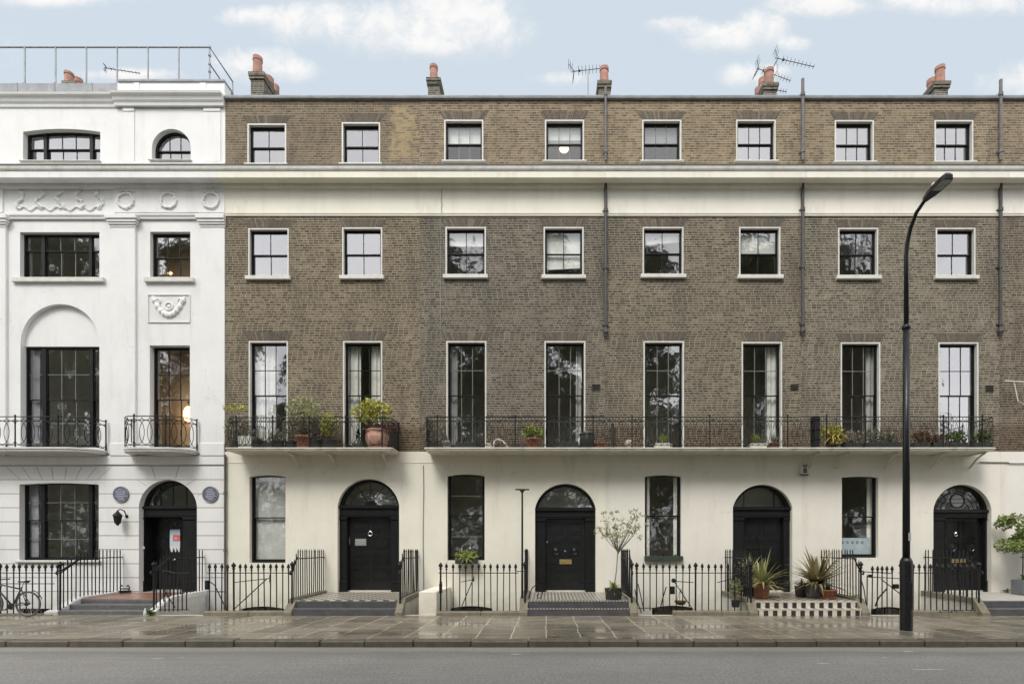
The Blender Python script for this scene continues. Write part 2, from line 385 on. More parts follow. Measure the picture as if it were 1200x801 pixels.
    def build(s, name, mats, parent=None, smooth=False, loc=None):
        me = bpy.data.meshes.new(name)
        o = wloc(parent) if loc is None else Vector(loc)
        me.from_pydata([(p[0]-o.x, p[1]-o.y, p[2]-o.z) for p in s.v], [], s.f)
        ml = mats if isinstance(mats, (list, tuple)) else [mats]
        for m in ml: me.materials.append(m)
        if len(ml) > 1: me.polygons.foreach_set('material_index', s.m)
        if smooth: me.polygons.foreach_set('use_smooth', [True]*len(me.polygons))
        me.update()
        ob = bpy.data.objects.new(name, me); COL.objects.link(ob)
        if parent is not None: ob.parent = parent
        elif loc is not None: ob.location = o
        return ob
def wloc(o):
    l = Vector((0, 0, 0))
    while o is not None: l = l+o.location; o = o.parent
    return l
def arc(a, b, sp, rise, n=20):
    if not rise: return [(a, sp), (b, sp)]
    wd = (b-a)/2; rad = (wd*wd+rise*rise)/(2*rise); xc = (a+b)/2; zc = sp+rise-rad
    t0 = math.asin(min(1, wd/rad)); t0 = math.pi-t0 if rise > wd+1e-9 else t0
    return [(xc+rad*math.sin(-t0+2*t0*i/n), zc+rad*math.cos(-t0+2*t0*i/n)) for i in range(n+1)]
def thing(name, label, cat, loc=(0, 0, 0), group=None):
    o = bpy.data.objects.new(name, None); COL.objects.link(o); o.location = loc; o.empty_display_size = .2
    return tag(o, label, cat, group)
def tag(o, label, cat, group=None):
    o['label'] = label; o['category'] = cat
    if group: o['group'] = group
    return o
def struct(o): o['kind'] = 'structure'; return o
def link_copy(src, parent, loc):
    c = src.copy(); COL.objects.link(c); c.parent = parent; c.location = loc; return c
# ------------------------------------------------------------------ ground, road, pavements
def ground_mats():
    m, nt, b = newmat('asphalt')
    t = nt.nodes.new('ShaderNodeTexCoord').outputs['Object']; x, y, z = separate(nt, t)
    n1 = noise(nt, t, 26, 5, .78); n2 = noise(nt, t, .8, 5, .6)
    n3 = noise(nt, combine(nt, math_(nt, 'MULTIPLY', x, .18), math_(nt, 'MULTIPLY', y, 2.2)), 1., 6, .65)
    c = mixc(nt, maprange(nt, n1, .36, .64), (.13, .124, .116), (.4, .382, .358))
    c = mixc(nt, maprange(nt, n2, .35, .7, 0, .35), c, (.19, .181, .17))
    c = mixc(nt, maprange(nt, n3, .52, .75, 0, .5), c, (.29, .277, .26))
    spk = noise(nt, t, 9, 2, .5); c = mixc(nt, maprange(nt, spk, .73, .76, 0, .7), c, (.34, .325, .3))
    # damp, gritty gutter along the kerb
    gut = math_(nt, 'ADD', y, math_(nt, 'MULTIPLY', math_(nt, 'SUBTRACT', n2, .5), .5))
    c = mixc(nt, maprange(nt, gut, -7.2, -6.85, 0, .6), c, (.26, .235, .19))
    c = mixc(nt, math_(nt, 'MULTIPLY', maprange(nt, gut, -8.1, -7.4), maprange(nt, gut, -7.15, -7.35, 0, .5)), c, (.12, .115, .108))
    nt.links.new(c, b.inputs['Base Color'])
    nt.links.new(maprange(nt, n3, .35, .65, .42, .75), b.inputs['Roughness']); b.inputs['Specular IOR Level'].default_value = .35
    bump(nt, b, n1, .5, .006)
    p, nt, b = newmat('wet york stone paving')
    t = nt.nodes.new('ShaderNodeTexCoord').outputs['Object']; x, y, z = separate(nt, t)
    wob = math_(nt, 'MULTIPLY', math_(nt, 'SUBTRACT', noise(nt, t, .7, 3), .5), .12)
    bk = nt.nodes.new('ShaderNodeTexBrick'); nt.links.new(combine(nt, math_(nt, 'ADD', y, wob), math_(nt, 'ADD', x, wob)), bk.inputs['Vector'])
    bk.inputs['Scale'].default_value = 1; bk.inputs['Brick Width'].default_value = 1.32; bk.inputs['Row Height'].default_value = .74
    bk.inputs['Mortar Size'].default_value = .014; bk.inputs['Mortar Smooth'].default_value = .3; bk.offset = .37; bk.squash = .72; bk.squash_frequency = 3
    bk.inputs['Color1'].default_value = (.125, .109, .084, 1); bk.inputs["Color2"].default_value = (.255, .225, .172, 1); bk.inputs['Mortar'].default_value = (.3, .28, .23, 1)
    n2 = noise(nt, t, 1.1, 6, .65); n4 = noise(nt, t, 24, 4, .65)
    c = mixc(nt, maprange(nt, n2, .35, .7, 0, .55), bk.outputs['Color'], (.12, .1, .07))
    c = mixc(nt, maprange(nt, n4, .45, .75, 0, .4), c, (.25, .225, .18))
    jn = noise(nt, t, 1.7, 4, .6)
    c = mixc(nt, math_(nt, 'MULTIPLY', bk.outputs['Fac'], maprange(nt, jn, .3, .52)), c, (.52, .47, .37))
    nt.links.new(c, b.inputs['Base Color'])
    wet = noise(nt, combine(nt, math_(nt, 'MULTIPLY', x, .55), math_(nt, 'MULTIPLY', y, 1.)), 1., 5, .6)
    nt.links.new(maprange(nt, wet, .4, .6, .12, .5), b.inputs['Roughness']); b.inputs['Specular IOR Level'].default_value = .45
    h = math_(nt, 'ADD', math_(nt, 'MULTIPLY', n4, .25), math_(nt, 'MULTIPLY', bk.outputs['Fac'], -.8))
    bump(nt, b, math_(nt, 'MULTIPLY', h, maprange(nt, wet, .4, .6, .25, 1.)), .3, .006)
    return m, p
ASPH, PAVE = ground_mats()
EARTH = M('garden earth and grass', (.05, .06, .025), .95, .4, .5, .3, 8)
KERBM = M('granite kerb', (.105, .092, .068), .6, .25, 6, .35, 45, dirt=((.06, .055, .04), .7, 2.))
XL, XR = -32., 32.
g = MB()
Bg = 1500.
for (a, b, c, d) in ((-Bg, Bg, -Bg, -20.), (-Bg, Bg, 12., Bg), (-Bg, -60, -20., 12.), (60, Bg, -20., 12.)):
    g.quad((a, c, -.13), (b, c, -.13), (b, d, -.13), (a, d, -.13))
struct(g.build('ground', EARTH))
g = MB()
n = 60
g.quad((-60, -16.1, -.12), (60, -16.1, -.12), (60, -6.55, -.12), (-60, -6.55, -.12))
struct(g.build('road', ASPH))
g = MB()
g.box(-60, 60, -6.66, -2.42, -.5, 0); struct(g.build('pavement', PAVE))
g = MB(); g.box(-60, 60, -20.2, -16.0, -.5, 0.); struct(g.build('far_pavement', PAVE))
g = MB(); x = -40.
while x < 40:
    l = rnd.uniform(.75, 1.35); dz_ = rnd.uniform(-.008, .012)
    g.box(x+.006, x+l-.006, -6.66-rnd.uniform(.13, .16), -6.5, -.3, .012+dz_, bev=.022); x += l
struct(g.build('kerb', KERBM))
g = MB(); g.box(-60, 60, -16.15, -15.98, -.3, .01, bev=.02); struct(g.build('far_kerb', KERBM))
g = MB(); g.box(XL, XR, -2.42, 12, -2.9, -2.7); struct(g.build('area_floor', STONE))
g = MB(); g.box(XL, XR, -2.43, -2.2, -2.7, -.004); struct(g.build('area_retaining_wall', PALESTONE))

# ------------------------------------------------------------------ windows
def win(house, rect, cols=2, rows=(1, 1), mid=None, surround=True, sill=True, rec=.12, rise=0., lights=None, bar=None, glass=GLASS,
        blind=None, curtL=0., curtR=0., curtm=None, curt=None, Y0=0., frame=.032, extra=None, label=None, sillw=.07, meet=True, tilt=None):
    x0, x1, z1, z0 = fx(rect[0], Y0), fx(rect[1], Y0), fz(rect[2], Y0), fz(rect[3], Y0)
    hole = (x0, x1, z0, z1, rise)
    fm = MB(); mats = [BLACKW, bar or BLACKW]
    sw = .045 if surround else 0.
    a, b, c, d = x0+sw, x1-sw, z0, z1-sw
    yf = Y0+rec
    # box frame
    fr = frame
    fm.box(a, a+fr, yf, yf+.11, c, d-rise); fm.box(b-fr, b, yf, yf+.11, c, d-rise)
    fm.box(a+fr, b-fr, yf, yf+.115, c, c+fr*1.1)
    def top_pts(xa, xb, inset=0.):
        full = arc(a+inset*.4, b-inset*.4, d-rise, max(rise-inset, 0) if rise else 0)
        if not rise: return [(xa, d-inset), (xb, d-inset)]
        def zt(x):
            for k in range(len(full)-1):
                if full[k][0] <= x <= full[k+1][0] and full[k+1][0] > full[k][0]:
                    t = (x-full[k][0])/(full[k+1][0]-full[k][0]); return full[k][1]*(1-t)+full[k+1][1]*t
            return d-rise
        return [(xa+(xb-xa)*i/12, zt(xa+(xb-xa)*i/12)) for i in range(13)]
    if rise:
        A = arc(a, b, d-rise, rise); B = arc(a+fr, b-fr, d-rise-.0, max(.02, rise-fr))
        fm.strip(A, B, yf, yf+.11)
    else: fm.box(a+fr, b-fr, yf, yf+.115, d-fr, d)
    lts = lights or [(rect[0], rect[1], cols)]
    zm = fz(mid, Y0) if mid else (c+d)/2
    panes = []
    for i, (la, lb, nc) in enumerate(lts):
        p0 = a+fr if i == 0 else fx(la, Y0); p1 = b-fr if i == len(lts)-1 else fx(lb, Y0)
        if i: fm.box(fx(lts[i-1][1], Y0), p0, yf-.004, yf+.112, c+fr, d-(rise*.4 if rise else fr)-.001)
        st = .032
        for k in (0, 1):
            ys = yf+.025 if k == 0 else yf+.06
            za, zb = (zm-.02, d-(0 if rise else fr)) if k == 0 else (c+fr*1.1, zm+.02)
            if not meet and k == 0: continue
            if not meet: zb = d-fr
            ztop = zb if (k == 1 or not rise) else None
            # stiles, rails
            zs_end = (zb if ztop is not None else d-rise)
            fm.box(p0, p0+st, ys, ys+.032, za, zs_end); fm.box(p1-st, p1, ys, ys+.032, za, zs_end)
            fm.box(p0+st, p1-st, ys-.002, ys+.034, za, za+(st if k == 0 else st*1.5))
            if ztop is not None: fm.box(p0+st, p1-st, ys-.002, ys+.034, zb-st, zb)
            bw = .011
            for q in range(1, nc):
                xb_ = p0+st+(p1-p0-2*st)*q/nc
                zt_ = zb-st if ztop is not None else min(z for x, z in top_pts(xb_-.01, xb_+.01, fr))
                fm.box(xb_-bw, xb_+bw, ys+.004, ys+.028, za+st, zt_, 1)
            nr = rows[k]
            zz = zb-st if ztop is not None else d-fr
            for q in range(1, nr):
                zq = za+st+(zz-za-st)*q/nr
                fm.box(p0+st, p1-st, ys+.005, ys+.027, zq-bw, zq+bw, 1)
            ta = R(rnd.gauss(0, .35)) if tilt is None else R(tilt[k]); 
            yg = ys+.016; h2 = zb-za
            tz = math.tan(ta)
            if ztop is not None:
                pts = [(p0+st*.5, za+.01), (p1-st*.5, za+.01), (p1-st*.5, zb-.01), (p0+st*.5, zb-.01)]
            else:
                pts = [(p0+st*.5, za+.01), (p1-st*.5, za+.01)]+top_pts(p0+st*.5, p1-st*.5, fr*.5)[::-1]
            panes.append([(x, yg+(z-(za+zb)/2)*tz*.3, z) for x, z in pts])
    wo = fm.build('window', mats, house)
    if label: wo['label'] = label
    for pts in panes:
        m = MB(); m.add(pts, [tuple(range(len(pts)))]); m.build('pane', glass, wo)
    if surround:
        s = MB(); yo = Y0-.008
        s.box(x0, x0+sw, yo, yf+.1, z0, z1); s.box(x1-sw, x1, yo, yf+.1, z0, z1); s.box(x0+sw, x1-sw, yo, yf+.1, z1-sw, z1)
        s.build('surround', WHITE2, wo)
    if sill:
        s = MB(); s.box(x0-sillw, x1+sillw, Y0-.1, Y0+rec+.02, z0-.13 if sill is True else z0-sill, z0+.001, bev=.012); s.build('sill', WHITE2, wo)
    yb = yf+.14
    if blind:
        for (f0, f1, bm, skew) in blind:
            s = MB(); zt, zb2 = d-(d-c)*f0, d-(d-c)*f1
            s.add([(a, yb, zb2), (b, yb, zb2+skew), (b, yb, zt), (a, yb, zt), (a, yb+.01, zb2), (b, yb+.01, zb2+skew), (b, yb+.01, zt), (a, yb+.01, zt)],
                  [(0, 1, 2, 3), (7, 6, 5, 4), (0, 4, 5, 1), (3, 2, 6, 7)]); s.build('blind', bm, wo)
    for side, fw in ((0, curtL), (1, curtR)):
        if fw:
            s = MB(); wd = (b-a)*fw; xs0 = a if side == 0 else b-wd; nn = max(6, int(wd/.05))
            P = [(xs0+wd*k/nn, yb+.06+.03*math.sin(k*1.9+rect[0])+rnd.uniform(-.006, .006)) for k in range(nn+1)]
            for k in range(nn):
                s.quad((P[k][0], P[k][1], c), (P[k+1][0], P[k+1][1], c), (P[k+1][0], P[k+1][1], d), (P[k][0], P[k][1], d))
            s.build('curtain', curt or CURT, wo, smooth=True)
    if extra: extra(wo, a, b, c, d, yb)
    return hole

def house(name, label, x0, x1, interior=INTER, interior_wall=True):
    r = thing(name, label, 'house', ((x0+x1)/2, 0, 0)); r['group'] = 'terraced houses'
    m = MB()
    ya = .62
    m.quad((x0+.15, 3, -2.7), (x1-.15, 3, -2.7), (x1-.15, 3, 16.2), (x0+.15, 3, 16.2))
    for X in (x0+.15, x1-.15): m.quad((X, .32, -2.7), (X, 3, -2.7), (X, 3, 16.2), (X, .32, 16.2))
    for z in (-2.68, .42, 4.85, 10.15, 13.55, 16.2): m.quad((x0+.15, .32, z), (x1-.15, .32, z), (x1-.15, 3, z), (x0+.15, 3, z)) if z in (-2.68, 16.2) else m.box(x0+.15, x1-.15, .33, 2.99, z-.12, z)
    xm = (x0+x1)/2
    if interior_wall: m.box(xm-.06, xm+.06, .5, 2.98, -2.6, 16.1)
    m.build('interior', interior, r)
    return r
def roofs(r, x0, x1, ztop, par=.35):
    m = MB(); m.box(x0, x1, .34, 9., ztop-.24, ztop-.06); m.box(x0, x1, 5.05, 9., -2.7, ztop-.26); m.build('roof', LEAD, r)

def lintel(m, x0, x1, z, h=.3, splay=.14, n=15, seed=0, m_=0):   # gauged brick flat arch: separate wedge bricks, 4 mm proud
    q = random.Random(seed)
    for i in range(n):
        t0, t1 = i/n, (i+1)/n
        b0, b1 = x0+(x1-x0)*t0+.004, x0+(x1-x0)*t1-.004
        u0, u1 = x0-splay+(x1-x0+2*splay)*t0+.005, x0-splay+(x1-x0+2*splay)*t1-.005
        m.prism([(b0, z+.004), (b1, z+.004), (u1, z+h), (u0, z+h)], -.004-q.random()*.002, .01, 0 if q.random() < .6 else 1 if q.random() < .7 else 2)

LINT = [M('gauged brick a', (.125, .104, .08), .9, .25, 9), M('gauged brick b', (.1, .083, .064), .9, .25, 9), M('gauged brick c', (.185, .158, .12), .9, .2, 9)]
MORT = M('lime mortar patch', (.4, .37, .3), .95, .15, 6)

# ------------------------------------------------------------------ doors
def fin_box(m, x0, x1, y0, y1, z0, z1, mi=0): m.box(x0, x1, y0, y1, z0, z1, mi, bev=.006)
def panels(m, x0, x1, yl, rects):        # raised mouldings and fielded panels on a leaf whose face is at yl
    for (u0, u1, w0, w1) in rects:
        t = .028
        m.box(u0, u1, yl-.018, yl, w0, w0+t); m.box(u0, u1, yl-.018, yl, w1-t, w1)
        m.box(u0, u0+t, yl-.018, yl, w0+t, w1-t); m.box(u1-t, u1, yl-.018, yl, w0+t, w1-t)
        m.box(u0+.07, u1-.07, yl-.012, yl, w0+.07, w1-.07, bev=.008)
def door(house, rect, transom, leaf, rowsz, style='sun', rec=.13, leafY=.3, two=True, plate=None, knock=None, fan_glass=GLASS_D, number=None, cols=2):
    """rect: px of the arched opening; transom: px of the entablature; leaf: px of the leaf; rowsz: fractions of panel heights from the top"""
    x0, x1, zt, zb = fx(rect[0]), fx(rect[1]), fz(rect[2]), .47
    rise = min((x1-x0)/2, zt-fz(transom[0])) ; sp = zt-rise
    hole = (x0, x1, zb, zt, rise, .34)
    t1, t0 = fz(transom[0]), fz(transom[1])
    lx0, lx1 = fx(leaf[0], leafY), fx(leaf[1], leafY)
    d = MB(); yl = leafY
    d.box(lx0, lx1, yl, yl+.06, zb+.03, t0)
    if rowsz:
        hh = t0-zb-.03; xm = (lx0+lx1)/2; zc = t0
        for (f0, f1, kind) in rowsz:
            wa, wb = t0-hh*f1, t0-hh*f0
            if cols == 2: panels(d, lx0, lx1, yl, [(lx0+.1, xm-.06, wa, wb), (xm+.06, lx1-.1, wa, wb)])
            else: panels(d, lx0, lx1, yl, [(lx0+.12, lx1-.12, wa, wb)])
            if kind == 'x':                      # round bosses
                for xc in ((lx0+.1+xm-.06)/2, (xm+.06+lx1-.1)/2):
                    d.lathe([(.15, 0), (.15, -.02), (.11, -.03), (.09, -.012), (.03, -.035)], (xc, yl, (wa+wb)/2), 20, 0, 'y')
    do = d.build('door', DOORB, house)
    th = MB(); th.box(lx0-.02, lx1+.02, yl-.07, yl+.1, zb-.02, zb+.045, bev=.01); th.build('threshold', PALESTONE, do)
    if plate:
        p = MB(); xa, xb, za, zc = fx(plate[0], yl), fx(plate[1], yl), fz(plate[2], yl), fz(plate[3], yl); p.box(xa, xb, yl-.03, yl-.012, zc, za, bev=.006)
        p.box(xa+.04, xb-.04, yl-.036, yl-.03, zc+.03, za-.03); p.build('letter_plate', plate[4], do)
    if knock:
        for (kx, ky, rad, mat, kind) in knock:
            p = MB(); X, Z = fx(kx, yl), fz(ky, yl)
            if kind == 'knob': p.lathe([(rad*1.1, 0), (rad*1.1, -.015), (rad*.4, -.03), (rad, -.06), (rad*.7, -.085), (.004, -.09)], (X, yl-.005, Z), 14, 0, 'y'); p.build('knob', mat, do)
            elif kind == 'ring':
                p.ball((X, yl-.04, Z+rad), .035, 10)
                p.tube([(X+rad*math.sin(t*.5236), yl-.045, Z+rad*math.cos(t*.5236)) for t in range(13)], .013, 6, cap=False); p.build('knocker', mat, do)
            elif kind == 'bar': p.tube([(X, yl-.02, Z-rad), (X, yl-.06, Z-rad), (X, yl-.06, Z+rad), (X, yl-.02, Z+rad)], .012, 6); p.build('pull_handle', mat, do)
    if number:
        cu = bpy.data.curves.new('n', 'FONT'); cu.body = number[0]; cu.size = number[3]; cu.extrude = .004; cu.align_x = 'CENTER'
        to = bpy.data.objects.new('n', cu); COL.objects.link(to); dg = bpy.context.evaluated_depsgraph_get()
        me = bpy.data.meshes.new_from_object(to.evaluated_get(dg)); bpy.data.objects.remove(to)
        o = bpy.data.objects.new('door_number', me); COL.objects.link(o); me.materials.clear(); me.materials.append(number[4])
        wl = wloc(do); o.parent = do; o.location = (fx(number[1], yl)-wl.x, yl-.01, fz(number[2], yl)); o.rotation_euler = (R(90), 0, 0)
    # surround: pilasters with bases and caps, entablature, arch ring
    s = MB(); yp = rec
    pw = .27
    for (xa, xb) in ((x0+.012, lx0), (lx1, x1-.012)):
        s.box(xa, xb, yp+.04, yl+.05, zb, t0)
        s.box(xa-.0, xb-.02 if xb == lx0 else xb, yp, yp+.04, zb+.36, t0-.12, bev=.01)
        s.box(xa-.0, xb, yp-.03, yp+.06, zb, zb+.3, bev=.012); s.box(xa, xb, yp-.045, yp+.05, zb+.3, zb+.36, bev=.015)
        s.box(xa-.004, xb, yp-.035, yp+.05, t0-.12, t0-.03, bev=.012)
    s.box(x0+.006, x1-.006, yp-.01, yl+.05, t0-.03, t1-.09, bev=.008)
    s.box(x0-.03, x1+.03, yp-.07, yl+.05, t1-.09, t1, bev=.018)
    s.box(x0+.006, x1-.006, yp-.03, yp+.03, t0+.02, t0+.05, bev=.01)
    A = arc(x0+.004, x1-.004, t1, zt-t1-.004, 28); B = arc(x0+.085, x1-.085, t1, zt-t1-.085, 28)
    s.strip(A, B, yp+.0, yl+.04)
    s.build('door_surround', BLACKW, house)
    f = MB(); xc = (x0+x1)/2; w_ = (x1-x0)/2-.085; hgt = zt-t1-.085
    def P(t, q): return (xc+w_*q*math.sin(t), t1+hgt*q*math.cos(t))
    yg = yp+.07
    f.box(x0+.085, x1-.085, yg-.02, yg+.03, t1, t1+.035)
    if style == 'sun':
        for k in range(-2, 3):
            a_ = k*.52; p, q = P(a_, .2), P(a_, .98); f.tube([(p[0], yg, p[1]), (q[0], yg, q[1])], .009, 6)
        f.strip([P(-1.57+3.14*i/16, .23) for i in range(17)], [P(-1.57+3.14*i/16, .02) for i in range(17)], yg-.015, yg+.015)
        for k in range(-3, 3):
            a_ = (k+.5)*.52; f.tube([(P(a_+.26*math.cos(t), .62+.1*math.sin(t))[0], yg, P(a_+.26*math.cos(t), .62+.1*math.sin(t))[1]) for t in [i*math.pi/6 for i in range(7)]], .007, 5)
    elif style == 'bars':
        for xb_ in (-.5, -.02, .5):
            zz = math.sqrt(max(.02, 1-xb_*xb_))*hgt
            f.box(xc+w_*xb_-.014, xc+w_*xb_+.014, yg-.012, yg+.012, t1, t1+zz-.01)
    elif style == 'two':
        f.box(xc+w_*.52-.02, xc+w_*.52+.02, yg-.014, yg+.014, t1, t1+.83*hgt)
        f.box(xc+w_*-.6-.008, xc+w_*-.6+.008, yg-.01, yg+.01, t1, t1+.78*hgt)
    elif style == 'circle':
        def circ(cx_, cz_, r0, r1):
            f.strip([(cx_+r1*math.cos(i*math.pi/14), cz_+r1*math.sin(i*math.pi/14)) for i in range(29)], [(cx_+r0*math.cos(i*math.pi/14), cz_+r0*math.sin(i*math.pi/14)) for i in range(29)], yg-.015, yg+.015)
        circ(xc, t1+.42*hgt, .21, .25)
        for q in (.45, .62, .8):
            f.tube([(P(-1.5+3.*i/20, q)[0], yg, P(-1.5+3.*i/20, q)[1]) for i in range(21) if abs(P(-1.5+3.*i/20, q)[0]-xc) > .26 or q > .7], .012, 5)
        for k in range(-4, 5):
            p, q = P(k*.35, .62), P(k*.35, .97); f.tube([(p[0], yg, p[1]), (q[0], yg, q[1])], .01, 5)
        f.lathe([(.2, 0), (.2, -.004), (.001, -.005)], (xc, yg, t1+.42*hgt), 24, 1, 'y')
    fo = f.build('fanlight', [BLACKW, M('pale fanlight disc', (.2, .21, .2), .5, .1, 6)] , house)
    m = MB(); pts = arc(x0+.07, x1-.07, t1, zt-t1-.07, 28); pts = [(x, yg+.004, z) for x, z in pts]; m.add(pts, [tuple(range(len(pts)))]); m.build('pane', fan_glass, fo)
    back = MB(); back.box(x0, x1, leafY+.32, leafY+.34, t1-.1, zt); back.build('hall_wall', INTER, fo)
    return hole

# worn flecks of old road paint
g = MB(); q = random.Random(12)
for (px, py, l) in ((185, 771, .25), (213, 770, .14), (605, 766, .24), (965, 777, .25), (1065, 763, .25), (1089, 784, .55), (1037, 770, .14)):
    d = F*(H+.116)/(py-CY); y = d-D0; x = fx(px, y); g.add([(x-l/2, y-.03, -.116), (x-l/6, y-.04-q.random()*.02, -.116), (x+l/2, y-.02, -.116), (x+l/2-.05, y+.03, -.116), (x, y+.05, -.116), (x-l/2+.04, y+.03, -.116)], [(0, 1, 2, 3, 4, 5)])
struct(g.build('road_markings', M('worn road paint', (.42, .41, .385), .7, .2, 20)))
# ------------------------------------------------------------------ the terraced houses
XB = [fx(264), fx(492), fx(709), fx(939), fx(1171), fx(1171)+6.4]
ZST, ZBR, ZFR0, ZFR1, ZPAR0, ZTOP = fz(530.5), fz(529), fz(252), fz(217), 13.85, 16.47
BT = [(1.02, .97, .88), (.86, .86, .86), (.95, .93, .88), (1.0, 1.0, .97), (.9, .86, .83)]
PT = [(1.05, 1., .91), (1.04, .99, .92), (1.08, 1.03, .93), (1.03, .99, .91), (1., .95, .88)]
BRICKS = [brick_mat('stock brick '+str(i), (.05, .042, .036), (.23, .193, .143), (.45, .415, .335), (i*1.37, i*.21), BT[i], band=(5.95, (.55, .47, .42), .75), blotch=.62) for i in range(5)]
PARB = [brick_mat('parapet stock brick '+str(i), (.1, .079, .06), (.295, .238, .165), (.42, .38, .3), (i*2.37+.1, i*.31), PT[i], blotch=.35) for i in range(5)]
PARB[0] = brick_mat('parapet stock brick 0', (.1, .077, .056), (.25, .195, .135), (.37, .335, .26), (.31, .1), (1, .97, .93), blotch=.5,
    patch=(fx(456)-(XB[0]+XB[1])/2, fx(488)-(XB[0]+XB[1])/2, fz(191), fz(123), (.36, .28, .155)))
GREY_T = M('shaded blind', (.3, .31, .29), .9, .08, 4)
names = ['brown brick terraced house directly beside the white house, with curtained first-floor windows',
         'brown brick terraced house with a brass letter plate and a T-topped post in front',
         'brown brick terraced house with the chequered front steps and strap-leaved plants',
         'brown brick terraced house behind the tall street lamp, with a circle in its door fanlight',
         'brown brick terraced house cut off by the right edge of the photo']
HS = []
# top storey, second storey, first storey window rectangles in photo pixels, per house
TOPW = [(290, 335.5, 145, 193), (400.5, 445.5, 143.5, 192.5), (520.5, 566.5, 140.5, 189.5), (638.5, 684.5, 140.5, 189.5), (752.5, 798.5, 140.5, 189.5), (862.5, 909, 140.5, 189.5), (978, 1024, 141, 190.5), (1095, 1140.5, 141, 190.5)]
SECW = [(291, 338.5, 267.5, 324), (401, 448, 266.5, 323.5), (522, 569.5, 266, 322.5), (637, 684, 266, 323), (753, 801, 266, 322), (866, 914.5, 266, 323), (982, 1029, 267, 323.5), (1096.5, 1143, 267, 323.5)]
FIRW = [(291.5, 337.5, 399.5, 524), (402, 448, 399.5, 524), (523, 570, 399.5, 524), (638, 686, 399.5, 524), (754, 801.5, 399.5, 524), (869, 916.5, 400.5, 524), (985, 1031.5, 401, 524), (1099.5, 1146.5, 401, 524)]
def lamp(px, py, Y, r, label, flat=.7, stren=14, col=(1., .72, .38)):
    X, Z = fx(px, Y), fz(py, Y)
    t = thing('ceiling_lamp', label, 'lamp', (X, Y, Z+r*2.4))
    m = MB(); m.ball((X, Y, Z), r, 14, 0, (1, 1, flat)); m.build('lamp_shade', M('lit lamp shade '+str(stren), col, .5, .02, 3, emit=stren), t, True)
    m = MB(); m.tube([(X, Y, Z+r*flat), (X, Y, Z+r*2.4)], .012); m.lathe([(.05, 0), (.05, .03)], (X, Y, Z+r*2.4), 12); m.build('flex', BLACK, t)
